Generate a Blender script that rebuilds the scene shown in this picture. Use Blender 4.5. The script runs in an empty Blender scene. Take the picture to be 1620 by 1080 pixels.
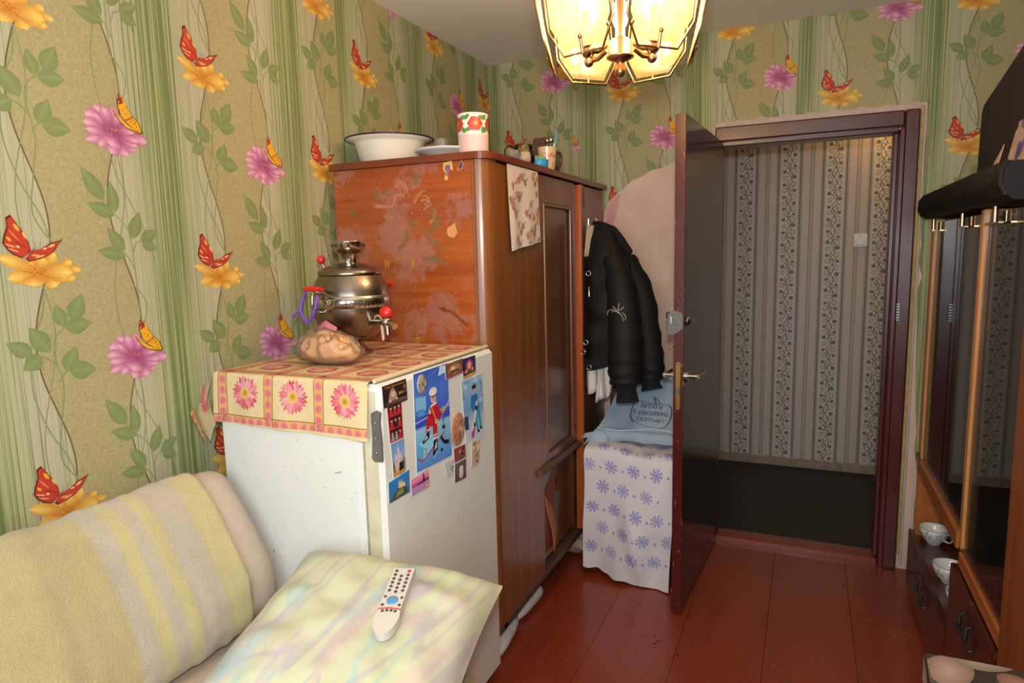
import bpy, math, random
from mathutils import Vector, Matrix, noise, geometry
random.seed(11)
S = bpy.context.scene
COL = S.collection
PI = math.pi

# ------------------------------------------------------------------ camera
cam_d = bpy.data.cameras.new('camera'); cam = bpy.data.objects.new('camera', cam_d); COL.objects.link(cam)
CF = Vector((-0.40540701, 0.90443999, -0.13279104)); CR = Vector((0.91354979, 0.4060522, -0.02341758)); CU = Vector((-0.0327403, 0.13080487, 0.99086738))
CPOS = Vector((1.6208, -3.3882, 1.5037))
cam.matrix_world = Matrix(((CR.x, CU.x, -CF.x, CPOS.x), (CR.y, CU.y, -CF.y, CPOS.y), (CR.z, CU.z, -CF.z, CPOS.z), (0, 0, 0, 1)))
cam_d.sensor_width = 36; cam_d.lens = 1042.565 / 1620 * 36; cam_d.clip_start = 0.02
S.camera = cam
# ------------------------------------------------------------------ world, exposure
W = bpy.data.worlds.new('world'); S.world = W; W.use_nodes = True
W.node_tree.nodes['Background'].inputs[0].default_value = (0.62, 0.78, 1.0, 1)
W.node_tree.nodes['Background'].inputs[1].default_value = 0.25
vs = S.view_settings; vs.view_transform = 'Standard'; vs.look = 'None'; vs.gamma = 1.0; vs.exposure = -0.08
vs.use_curve_mapping = False
S.cycles.max_bounces = 7; S.cycles.diffuse_bounces = 3; S.cycles.glossy_bounces = 4; S.cycles.transparent_max_bounces = 12; S.cycles.caustics_reflective = False; S.cycles.caustics_refractive = False
# ------------------------------------------------------------------ lights
def area(name, loc, target, size, size_y, power, color, shape='RECTANGLE', spread=PI):
    d = bpy.data.lights.new(name, 'AREA'); d.shape = shape; d.size = size; d.size_y = size_y
    d.energy = power; d.color = color; d.spread = spread
    o = bpy.data.objects.new(name, d); COL.objects.link(o); o.location = loc
    o.rotation_euler = (Vector(target) - Vector(loc)).to_track_quat('-Z', 'Y').to_euler()
    return o
# the photographer's flash sitting on the camera's shoe
fl = CPOS + CU * 0.135 - CF * 0.03
area('camera_flash', fl, fl + CF * 2 + CU * .45, 0.07, 0.05, 25, (1.0, 0.97, 0.93))
# daylight through the window in the wall behind the camera
area('window_daylight', (1.40, -4.06, 1.5), (1.40, 0, 1.45), 1.56, 1.36, 36, (0.76, 0.88, 1.0))
# lamp on the hall ceiling, hidden behind the lintel
d = bpy.data.lights.new('hall_lamp', 'POINT'); d.energy = 5; d.color = (1, .58, .22); d.shadow_soft_size = .05
o = bpy.data.objects.new('hall_lamp', d); COL.objects.link(o); o.location = (2.12, 1.12, 2.36)

# ------------------------------------------------------------------ colour helpers
LUT = [(c / 2550) / 12.92 if c / 2550 <= .04045 else ((c / 2550 + .055) / 1.055) ** 2.4 for c in range(2551)]
def lin(c): return LUT[int(c * 10 + .5)]
def rgb(*c):
    if len(c) == 1: c = c[0]
    return (lin(c[0]), lin(c[1]), lin(c[2]), 1)
def mixc(a, b, t): return tuple(a[i] * (1 - t) + b[i] * t for i in range(3))

# ------------------------------------------------------------------ mesh builder
class MB:
    def __init__(s, M=None): s.v = []; s.f = []; s.c = []; s.m = []; s.s = []; s.uv = []; s.M = M
    def add(s, vs, fs, col=None, mat=0, smooth=False, uv=None):
        n = len(s.v)
        for p in vs:
            p = Vector(p); s.v.append(s.M @ p if s.M else p)
        for i, f in enumerate(fs):
            s.f.append([n + k for k in f]); s.m.append(mat); s.s.append(smooth)
            s.c.append(None if col is None else (col[i] if isinstance(col, list) else [col] * len(f)))
            s.uv.append(None if uv is None else uv[i])
        return s
    def box(s, x0, x1, y0, y1, z0, z1, b=0.0, mat=0, col=None):
        if b <= 0:
            vs = [(x, y, z) for z in (z0, z1) for y in (y0, y1) for x in (x0, x1)]
            fs = [(0, 2, 3, 1), (4, 5, 7, 6), (0, 1, 5, 4), (2, 6, 7, 3), (0, 4, 6, 2), (1, 3, 7, 5)]
            return s.add(vs, fs, col, mat)
        b = min(b, (x1 - x0) * .45, (y1 - y0) * .45, (z1 - z0) * .45)
        X = (x0, x1); Y = (y0, y1); Z = (z0, z1); vs = []; idx = {}
        for i in (0, 1):
            for j in (0, 1):
                for k in (0, 1):
                    sx = b if i == 0 else -b; sy = b if j == 0 else -b; sz = b if k == 0 else -b
                    for a, p in (('x', (X[i], Y[j] + sy, Z[k] + sz)), ('y', (X[i] + sx, Y[j], Z[k] + sz)), ('z', (X[i] + sx, Y[j] + sy, Z[k]))):
                        idx[(i, j, k, a)] = len(vs); vs.append(p)
        g = lambda i, j, k, a: idx[(i, j, k, a)]
        fs = []
        for i in (0, 1): fs.append([g(i, 0, 0, 'x'), g(i, 1, 0, 'x'), g(i, 1, 1, 'x'), g(i, 0, 1, 'x')][::1 if i else -1])
        for j in (0, 1): fs.append([g(0, j, 0, 'y'), g(1, j, 0, 'y'), g(1, j, 1, 'y'), g(0, j, 1, 'y')][::-1 if j else 1])
        for k in (0, 1): fs.append([g(0, 0, k, 'z'), g(1, 0, k, 'z'), g(1, 1, k, 'z'), g(0, 1, k, 'z')][::1 if k else -1])
        for i in (0, 1):
            for j in (0, 1):
                q = [g(i, j, 0, 'x'), g(i, j, 0, 'y'), g(i, j, 1, 'y'), g(i, j, 1, 'x')]; fs.append(q if (i ^ j) else q[::-1])
            for k in (0, 1):
                q = [g(i, 0, k, 'x'), g(i, 0, k, 'z'), g(i, 1, k, 'z'), g(i, 1, k, 'x')]; fs.append(q if not (i ^ k) else q[::-1])
        for j in (0, 1):
            for k in (0, 1):
                q = [g(0, j, k, 'y'), g(0, j, k, 'z'), g(1, j, k, 'z'), g(1, j, k, 'y')]; fs.append(q if (j ^ k) else q[::-1])
        for i in (0, 1):
            for j in (0, 1):
                for k in (0, 1):
                    q = [g(i, j, k, 'x'), g(i, j, k, 'y'), g(i, j, k, 'z')]; fs.append(q if (i + j + k) % 2 else q[::-1])
        return s.add(vs, fs, col, mat)
    def tube(s, path, r, n=8, mat=0, col=None, closed=False, caps=True, smooth=True):
        P = [Vector(p) for p in path]; m = len(P); rr = r if isinstance(r, (list, tuple)) else [r] * m
        vs = []; fs = []; up = None
        for i in range(m):
            t = (P[(i + 1) % m] - P[i - 1]) if closed else (P[min(i + 1, m - 1)] - P[max(i - 1, 0)])
            if t.length < 1e-9: t = Vector((0, 0, 1))
            t.normalize()
            if up is None:
                up = Vector((0, 0, 1)) if abs(t.z) < .9 else Vector((1, 0, 0))
            a = up - t * up.dot(t)
            if a.length < 1e-6: a = t.orthogonal()
            a.normalize(); b_ = t.cross(a); up = a
            for k in range(n):
                th = 2 * PI * k / n; vs.append(P[i] + (a * math.cos(th) + b_ * math.sin(th)) * rr[i])
        for i in range(m if closed else m - 1):
            j = (i + 1) % m
            for k in range(n): fs.append((i * n + k, i * n + (k + 1) % n, j * n + (k + 1) % n, j * n + k))
        s.add(vs, fs, col, mat, smooth)
        if caps and not closed:
            s.add(vs[:n], [list(range(n))[::-1]], col, mat); s.add(vs[-n:], [list(range(n))], col, mat)
        return s
    def lathe(s, prof, c=(0, 0, 0), n=24, mat=0, col=None, smooth=True, sx=1, sy=1):
        vs = []; fs = []; m = len(prof)
        for r, z in prof:
            for k in range(n):
                th = 2 * PI * k / n; vs.append((c[0] + r * math.cos(th) * sx, c[1] + r * math.sin(th) * sy, c[2] + z))
        for i in range(m - 1):
            for k in range(n): fs.append((i * n + k, i * n + (k + 1) % n, (i + 1) * n + (k + 1) % n, (i + 1) * n + k))
        return s.add(vs, fs, col, mat, smooth)
    def ball(s, c, r, n=14, mat=0, col=None, sz=1):
        return s.lathe([(max(1e-5, r * math.sin(PI * i / n)), -r * sz * math.cos(PI * i / n)) for i in range(n + 1)], c, max(8, n), mat, col)
    def grid(s, fn, nu, nv, mat=0, col=None, smooth=True, cu=False, cv=False, colfn=None, flip=False, uvfn=None):
        vs = [fn(i / nu, j / nv) for j in range(nv + (0 if cv else 1)) for i in range(nu + (0 if cu else 1))]
        w = nu + (0 if cu else 1); h = nv + (0 if cv else 1); fs = []; cs = []; uvs = []
        for j in range(nv):
            for i in range(nu):
                i2 = (i + 1) % w; j2 = (j + 1) % h
                f = [j * w + i, j * w + i2, j2 * w + i2, j2 * w + i]; t = [(i, j), (i + 1, j), (i + 1, j + 1), (i, j + 1)]
                if flip: f.reverse(); t.reverse()
                fs.append(f)
                if colfn: cs.append([colfn(a / nu, b / nv) for a, b in t])
                if uvfn: uvs.append([uvfn(a / nu, b / nv) for a, b in t])
        return s.add(vs, fs, cs if colfn else col, mat, smooth, uvs if uvfn else None)
    def prism(s, poly, fn, h0, h1, mat=0, col=None, smooth=False):
        """poly: 2-d outline; fn(u,v,h)->point; extruded from h0 to h1"""
        n = len(poly); vs = [fn(u, v, h0) for u, v in poly] + [fn(u, v, h1) for u, v in poly]
        tri = geometry.tessellate_polygon([[Vector((u, v, 0)) for u, v in poly]])
        fs = [list(t) for t in tri] + [[n + t[2], n + t[1], n + t[0]] for t in tri]
        fs += [[i, (i + 1) % n, n + (i + 1) % n, n + i] for i in range(n)]
        return s.add(vs, fs, col, mat, smooth)
    def build(s, name, mats, parent=None, origin=None, kind=None):
        me = bpy.data.meshes.new(name); off = Vector((0, 0, 0))
        if parent is not None: off = BASE.get(parent.name, Vector((0, 0, 0)))
        elif origin is not None: off = Vector(origin)
        me.from_pydata([tuple(p - off) for p in s.v], [], s.f)
        for m in (mats if isinstance(mats, (list, tuple)) else [mats]): me.materials.append(m)
        me.polygons.foreach_set('material_index', s.m); me.polygons.foreach_set('use_smooth', s.s)
        if any(c is not None for c in s.c):
            at = me.color_attributes.new('Col', 'FLOAT_COLOR', 'CORNER'); buf = []
            for f, c in zip(s.f, s.c):
                for k in range(len(f)): buf.extend(rgb(c[k]) if c is not None else (1, 1, 1, 1))
            at.data.foreach_set('color', buf)
        if any(u is not None for u in s.uv):
            l = me.uv_layers.new(name='UVMap'); buf = []
            for f, u in zip(s.f, s.uv):
                for k in range(len(f)): buf.extend(u[k] if u is not None else (0, 0))
            l.data.foreach_set('uv', buf)
        me.update()
        o = bpy.data.objects.new(name, me); COL.objects.link(o)
        if parent is not None: o.parent = parent; BASE[o.name] = off
        else: o.location = off; BASE[o.name] = off
        if kind: o['kind'] = kind
        return o
BASE = {}
def tag(o, label, cat, group=None):
    o['label'] = label; o['category'] = cat
    if group: o['group'] = group
    return o
def thing(name, label, cat, loc, group=None):
    o = bpy.data.objects.new(name, None); COL.objects.link(o); o.location = loc; o.empty_display_size = .05
    BASE[o.name] = Vector(loc); return tag(o, label, cat, group)
def struct(o): o['kind'] = 'structure'; return o
def solidify(o, t, off=0):
    m = o.modifiers.new('thickness', 'SOLIDIFY'); m.thickness = t; m.offset = off; return o
def subsurf(o, n=1):
    m = o.modifiers.new('sub', 'SUBSURF'); m.levels = n; m.render_levels = n; return o
def copy_tree(o, loc, parent=None):
    c = o.copy(); COL.objects.link(c); c.parent = parent
    if loc is not None: c.location = loc
    for ch in o.children: copy_tree(ch, None, c)
    return c

# ------------------------------------------------------------------ materials
def _new(name):
    m = bpy.data.materials.new(name); m.use_nodes = True; nt = m.node_tree
    return m, nt, nt.nodes, nt.links, nt.nodes['Principled BSDF']
def _coords(nt, scale, kind='Object'):
    tc = nt.nodes.new('ShaderNodeTexCoord'); mp = nt.nodes.new('ShaderNodeMapping'); mp.inputs['Scale'].default_value = scale
    nt.links.new(tc.outputs[kind], mp.inputs[0]); return mp.outputs[0]
def _noise(nt, vec, scale, detail=3, rough=.55, dist=0):
    n = nt.nodes.new('ShaderNodeTexNoise'); n.inputs['Scale'].default_value = scale; n.inputs['Detail'].default_value = detail
    n.inputs['Roughness'].default_value = rough; n.inputs['Distortion'].default_value = dist; nt.links.new(vec, n.inputs['Vector']); return n.outputs['Fac']
def _ramp(nt, fac, stops):
    r = nt.nodes.new('ShaderNodeValToRGB'); e = r.color_ramp.elements
    while len(e) < len(stops): e.new(.5)
    for k, (pos, c) in enumerate(stops): e[k].position = pos; e[k].color = rgb(c) if not isinstance(c, float) else (c, c, c, 1)
    nt.links.new(fac, r.inputs[0]); return r.outputs[0]
def _mix(nt, fac, a, b, mode='MIX'):
    m = nt.nodes.new('ShaderNodeMix'); m.data_type = 'RGBA'; m.blend_type = mode
    for sock, v in ((m.inputs[0], fac), (m.inputs[6], a), (m.inputs[7], b)):
        if isinstance(v, (int, float)): sock.default_value = v
        elif isinstance(v, tuple): sock.default_value = v
        else: nt.links.new(v, sock)
    return m.outputs[2]
def _math(nt, op, a, b=None, c=None):
    m = nt.nodes.new('ShaderNodeMath'); m.operation = op
    for k, v in enumerate((a, b, c)):
        if v is None: continue
        if isinstance(v, (int, float)): m.inputs[k].default_value = v
        else: nt.links.new(v, m.inputs[k])
    return m.outputs[0]
def _bump(nt, bs, h, strength, dist=.002):
    b = nt.nodes.new('ShaderNodeBump'); b.inputs['Strength'].default_value = strength; b.inputs['Distance'].default_value = dist
    nt.links.new(h, b.inputs['Height']); nt.links.new(b.outputs[0], bs.inputs['Normal'])
def mat(name, c, rough=.5, metal=0, var=.12, vs=9, bump=0, bs=120, coat=0, spec=.5, vcol=False, vstretch=(1, 1, 1), sheen=0):
    m, nt, N, L, b = _new(name); vec = _coords(nt, vstretch)
    base = rgb(c)
    if vcol:
        a = nt.nodes.new('ShaderNodeVertexColor'); a.layer_name = 'Col'; base = a.outputs[0]
    if var:
        n = _noise(nt, vec, vs, 4); r = _ramp(nt, n, [(.25, 1 - var), (.75, 1.0)])
        base = _mix(nt, 1.0, base, r, 'MULTIPLY')
    if isinstance(base, tuple): b.inputs['Base Color'].default_value = base
    else: L.new(base, b.inputs['Base Color'])
    b.inputs['Roughness'].default_value = rough; b.inputs['Metallic'].default_value = metal
    b.inputs['Coat Weight'].default_value = coat; b.inputs['Coat Roughness'].default_value = .15
    b.inputs['Specular IOR Level'].default_value = spec
    if sheen: b.inputs['Sheen Weight'].default_value = sheen
    if bump: _bump(nt, b, _noise(nt, _coords(nt, (1, 1, 1)), bs, 3), bump)
    return m
def wood(name, c1, c2, axis='z', scale=14, rough=.35, coat=.3, stretch=.06, blotch=None, spec=.5):
    m, nt, N, L, b = _new(name)
    st = tuple(stretch if a == axis else 1.0 for a in 'xyz'); vec = _coords(nt, st)
    n1 = _noise(nt, vec, scale, 6, .65, .6); n2 = _noise(nt, vec, scale * 7, 3, .7)
    f = _math(nt, 'ADD', _math(nt, 'MULTIPLY', n1, .7), _math(nt, 'MULTIPLY', n2, .3))
    c = _ramp(nt, f, [(.32, c2), (.66, c1)])
    if blotch:
        bn = _noise(nt, _coords(nt, (1, 1, 1)), blotch[1], 5, .7); br = _ramp(nt, bn, [(blotch[2], 0.0), (blotch[2] + .06, 1.0)])
        c = _mix(nt, _math(nt, 'MULTIPLY', br, blotch[3]), c, rgb(blotch[0]))
    L.new(c, b.inputs['Base Color']); b.inputs['Roughness'].default_value = rough
    b.inputs['Coat Weight'].default_value = coat; b.inputs['Coat Roughness'].default_value = .2; b.inputs['Specular IOR Level'].default_value = spec
    _bump(nt, b, n2, .12, .001); return m
def emis(name, c, k):
    m, nt, N, L, b = _new(name); b.inputs['Base Color'].default_value = rgb(c); b.inputs['Emission Color'].default_value = rgb(c); b.inputs['Emission Strength'].default_value = k; return m
def glass(name, tint=(255, 255, 255), ior=1.5, rough=.0, boost=1.0, haze=0.0, hazec=(255, 255, 255)):
    m, nt, N, L, b = _new(name); N.remove(b); out = N['Material Output']
    fr = N.new('ShaderNodeFresnel'); fr.inputs[0].default_value = ior
    tr = N.new('ShaderNodeBsdfTransparent'); tr.inputs[0].default_value = rgb(tint)
    gl = N.new('ShaderNodeBsdfGlossy'); gl.inputs['Roughness'].default_value = rough
    mx = N.new('ShaderNodeMixShader'); L.new(_math(nt, 'MINIMUM', _math(nt, 'MULTIPLY', fr.outputs[0], boost), .95), mx.inputs[0])
    src = tr.outputs[0]
    if haze:
        df = N.new('ShaderNodeBsdfDiffuse'); df.inputs[0].default_value = rgb(hazec); tl = N.new('ShaderNodeBsdfTranslucent'); tl.inputs[0].default_value = rgb(hazec)
        m2 = N.new('ShaderNodeMixShader'); m2.inputs[0].default_value = .5; L.new(df.outputs[0], m2.inputs[1]); L.new(tl.outputs[0], m2.inputs[2])
        m3 = N.new('ShaderNodeMixShader'); m3.inputs[0].default_value = haze; L.new(tr.outputs[0], m3.inputs[1]); L.new(m2.outputs[0], m3.inputs[2]); src = m3.outputs[0]
    L.new(src, mx.inputs[1]); L.new(gl.outputs[0], mx.inputs[2]); L.new(mx.outputs[0], out.inputs[0]); return m

# ------------------------------------------------------------------ flat print: coloured outlines laid on a surface
class Print:
    def __init__(s): s.t = []; s.l = 0
    def tri(s, p, c): s.t.append((p, c, s.l))
    def poly(s, pts, col, edge=None):
        s.l += 1
        for t in geometry.tessellate_polygon([[Vector((u, v, 0)) for u, v in pts]]):
            s.tri([pts[k] for k in t], [col] * 3)
    def fan(s, c, ring, c0, c1):
        s.l += 1; n = len(ring)
        for i in range(n): s.tri([c, ring[i], ring[(i + 1) % n]], [c0, c1, c1])
    def disc(s, c, rx, ry, c0, c1=None, n=14, a=0):
        ca, sa = math.cos(a), math.sin(a); ring = []
        for i in range(n):
            x = rx * math.cos(2 * PI * i / n); y = ry * math.sin(2 * PI * i / n); ring.append((c[0] + x * ca - y * sa, c[1] + x * sa + y * ca))
        s.fan(c, ring, c0, c1 or c0)
    def stroke(s, pts, w, col, taper=False):
        s.l += 1; n = len(pts); L = []; R = []
        for i in range(n):
            a = pts[max(i - 1, 0)]; b = pts[min(i + 1, n - 1)]; dx, dy = b[0] - a[0], b[1] - a[1]; d = math.hypot(dx, dy) or 1
            k = w / 2 * ((1 - .8 * i / (n - 1)) if taper else 1); L.append((pts[i][0] - dy / d * k, pts[i][1] + dx / d * k)); R.append((pts[i][0] + dy / d * k, pts[i][1] - dx / d * k))
        for i in range(n - 1):
            s.tri([L[i], R[i], R[i + 1]], [col] * 3); s.tri([L[i], R[i + 1], L[i + 1]], [col] * 3)
    def petal(s, b, t, w, cb, ct, ce, n=6, shape=1.15, pw=.6):
        """petal from base b to tip t; colours at base, tip and edge"""
        s.l += 1; dx, dy = t[0] - b[0], t[1] - b[1]; d = math.hypot(dx, dy) or 1; nx, ny = -dy / d, dx / d; rows = []
        for i in range(n + 1):
            q = i / n; k = w / 2 * (math.sin(PI * q ** shape) ** pw if 0 < q < 1 else 0); k = max(k, w * .02)
            m = (b[0] + dx * q, b[1] + dy * q); cm = mixc(cb, ct, min(1, q * 1.25)); e = mixc(cb, ce, min(1, q * 1.6))
            rows.append(((m[0] + nx * k, m[1] + ny * k), m, (m[0] - nx * k, m[1] - ny * k), e, cm))
        for i in range(n):
            a, c = rows[i], rows[i + 1]
            for (p, q) in ((0, 1), (1, 2)):
                ca = (a[3], a[4]) if p == 0 else (a[4], a[3]); cc = (c[3], c[4]) if p == 0 else (c[4], c[3])
                s.tri([a[p], a[q], c[q]], [ca[0], ca[1], cc[1]]); s.tri([a[p], c[q], c[p]], [ca[0], cc[1], cc[0]])
    def put(s, o, dx, dy, k=1, rot=0, fx=1, l0=0):
        ca, sa = math.cos(rot), math.sin(rot); mx = 0
        for p, c, l in o.t:
            q = [(dx + (u * fx * ca - v * sa) * k, dy + (u * fx * sa + v * ca) * k) for u, v in p]
            s.t.append((q, c, l + l0)); mx = max(mx, l + l0)
        return mx
    def clip(s, quad):
        """keep what lies in a convex counter-clockwise outline"""
        out = []
        bu0 = min(q[0] for q in quad); bu1 = max(q[0] for q in quad); bv0 = min(q[1] for q in quad); bv1 = max(q[1] for q in quad)
        iu0 = max(quad[0][0], quad[3][0]); iu1 = min(quad[1][0], quad[2][0]); iv0 = max(quad[0][1], quad[1][1]); iv1 = min(quad[2][1], quad[3][1])
        for p, c, l in s.t:
            a0 = min(p[0][0], p[1][0], p[2][0]); a1 = max(p[0][0], p[1][0], p[2][0]); e0 = min(p[0][1], p[1][1], p[2][1]); e1 = max(p[0][1], p[1][1], p[2][1])
            if a1 < bu0 or a0 > bu1 or e1 < bv0 or e0 > bv1: continue
            if a0 >= iu0 and a1 <= iu1 and e0 >= iv0 and e1 <= iv1: out.append((p, c, l)); continue
            P = [(q[0], q[1], k) for q, k in zip(p, c)]
            for i in range(len(quad)):
                a = quad[i]; b = quad[(i + 1) % len(quad)]; ex, ey = b[0] - a[0], b[1] - a[1]; N_ = []
                for j in range(len(P)):
                    A = P[j]; B = P[(j + 1) % len(P)]; da = ex * (A[1] - a[1]) - ey * (A[0] - a[0]); db = ex * (B[1] - a[1]) - ey * (B[0] - a[0])
                    if da >= 0: N_.append(A)
                    if (da >= 0) != (db >= 0):
                        t = da / (da - db); N_.append((A[0] + (B[0] - A[0]) * t, A[1] + (B[1] - A[1]) * t, mixc(A[2], B[2], t)))
                P = N_
                if len(P) < 3: break
            for j in range(1, len(P) - 1): out.append(([P[0][:2], P[j][:2], P[j + 1][:2]], [P[0][2], P[j][2], P[j + 1][2]], l))
        r = Print(); r.t = out; r.l = s.l; return r
    def lay(s, mb, fn, h0=.0003, dh=.00003, mat=0):
        """fn(u,v,h)->point"""
        vs = []; fs = []; cs = []
        for p, c, l in s.t:
            n = len(vs); h = h0 + dh * l
            pts = [fn(u, v, h) for u, v in p]
            ar = (p[1][0] - p[0][0]) * (p[2][1] - p[0][1]) - (p[1][1] - p[0][1]) * (p[2][0] - p[0][0])
            if ar < 0: pts.reverse(); c = c[::-1]
            vs.extend(pts); fs.append((n, n + 1, n + 2)); cs.append(list(c))
        if vs: mb.add(vs, fs, cs, mat)
def text_print(pr, body, size, x, y, col, rot=0, fx=1, shear=0, align='CENTER'):
    cu = bpy.data.curves.new('t', 'FONT'); cu.body = body; cu.size = size; cu.align_x = align; cu.shear = shear; cu.resolution_u = 3
    ob = bpy.data.objects.new('t', cu); me = bpy.data.meshes.new_from_object(ob)
    pr.l += 1; ca, sa = math.cos(rot), math.sin(rot)
    q = [(x + v.co.x * fx * ca - v.co.y * sa, y + v.co.x * fx * sa + v.co.y * ca) for v in me.vertices]
    me.calc_loop_triangles()
    for t in me.loop_triangles: pr.tri([q[k] for k in t.vertices], [col] * 3)
    bpy.data.objects.remove(ob); bpy.data.curves.remove(cu); bpy.data.meshes.remove(me)
# ================================================================== ROOM
H = 2.515
TW, TH = .53, .577          # wallpaper repeat
# ---- wallpaper ground: tan field between the vines, cream beside them, fine green lines between
def wallpaper_mat():
    m, nt, N, L, b = _new('wallpaper_ground')
    uv = N.new('ShaderNodeUVMap'); uv.uv_map = 'UVMap'; sp = N.new('ShaderNodeSeparateXYZ'); L.new(uv.outputs[0], sp.inputs[0])
    U, V = sp.outputs[0], sp.outputs[1]
    d = _math(nt, 'MULTIPLY', V, -2 * PI / TH)
    b1 = _math(nt, 'MULTIPLY', _math(nt, 'COSINE', _math(nt, 'SUBTRACT', d, 2 * PI * .82)), .03)
    b2 = _math(nt, 'ADD', _math(nt, 'MULTIPLY', _math(nt, 'COSINE', _math(nt, 'SUBTRACT', d, 2 * PI * (.82 + .39))), .03), .21)
    uw = _math(nt, 'SUBTRACT', _math(nt, 'FLOORED_MODULO', _math(nt, 'ADD', U, .17), TW), .17)
    tan = _math(nt, 'MULTIPLY', _math(nt, 'GREATER_THAN', uw, b1), _math(nt, 'LESS_THAN', uw, b2))
    sd = _math(nt, 'ABSOLUTE', _math(nt, 'SUBTRACT', _math(nt, 'FLOORED_MODULO', _math(nt, 'ADD', U, .165 + TW / 2), TW), TW / 2))
    mr = N.new('ShaderNodeMapRange'); mr.interpolation_type = 'SMOOTHSTEP'; L.new(sd, mr.inputs[0])
    mr.inputs[1].default_value = .135; mr.inputs[2].default_value = .015; mr.inputs[3].default_value = 0; mr.inputs[4].default_value = 1
    dens = mr.outputs[0]
    cb = N.new('ShaderNodeCombineXYZ'); L.new(U, cb.inputs[0]); L.new(_math(nt, 'MULTIPLY', V, .004), cb.inputs[1])
    l1 = _noise(nt, cb.outputs[0], 270, 1, .5); l2 = _noise(nt, cb.outputs[0], 60, 2, .5)
    lines = _math(nt, 'ADD', _math(nt, 'MULTIPLY', l1, .8), _math(nt, 'MULTIPLY', l2, .2))
    lf = N.new('ShaderNodeMapRange'); L.new(_math(nt, 'ADD', lines, _math(nt, 'MULTIPLY', dens, .17)), lf.inputs[0])
    lf.inputs[1].default_value = .60; lf.inputs[2].default_value = .70
    cream = _mix(nt, dens, rgb(182, 176, 146), rgb(162, 166, 118))
    stripe = _mix(nt, _math(nt, 'MULTIPLY', lf.outputs[0], .7), cream, rgb(92, 110, 58))
    fine = _ramp(nt, l1, [(.35, 1.0), (.65, .86)]); stripe = _mix(nt, 1.0, stripe, fine, 'MULTIPLY')
    c2 = N.new('ShaderNodeCombineXYZ'); L.new(U, c2.inputs[0]); L.new(V, c2.inputs[1])
    gn = _noise(nt, c2.outputs[0], 160, 3, .6, 1.2); tanc = _ramp(nt, gn, [(.35, (154, 142, 100)), (.6, (172, 161, 118))])
    col = _mix(nt, tan, stripe, tanc); L.new(col, b.inputs['Base Color']); b.inputs['Roughness'].default_value = .5
    b.inputs['Specular IOR Level'].default_value = .25
    _bump(nt, b, _math(nt, 'MULTIPLY', gn, _math(nt, 'ADD', _math(nt, 'MULTIPLY', tan, .8), .15)), .35, .0012)
    return m
M_paper = wallpaper_mat()
M_print = mat('wallpaper_print', (255, 255, 255), .5, var=.06, vs=60, vcol=True, spec=.25)
M_plaster = mat('old_pink_plaster', (226, 196, 178), .9, var=.22, vs=5, bump=.25, bs=40)
M_ceil = mat('ceiling_paint', (238, 230, 222), .9, var=.06, vs=2)

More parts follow.
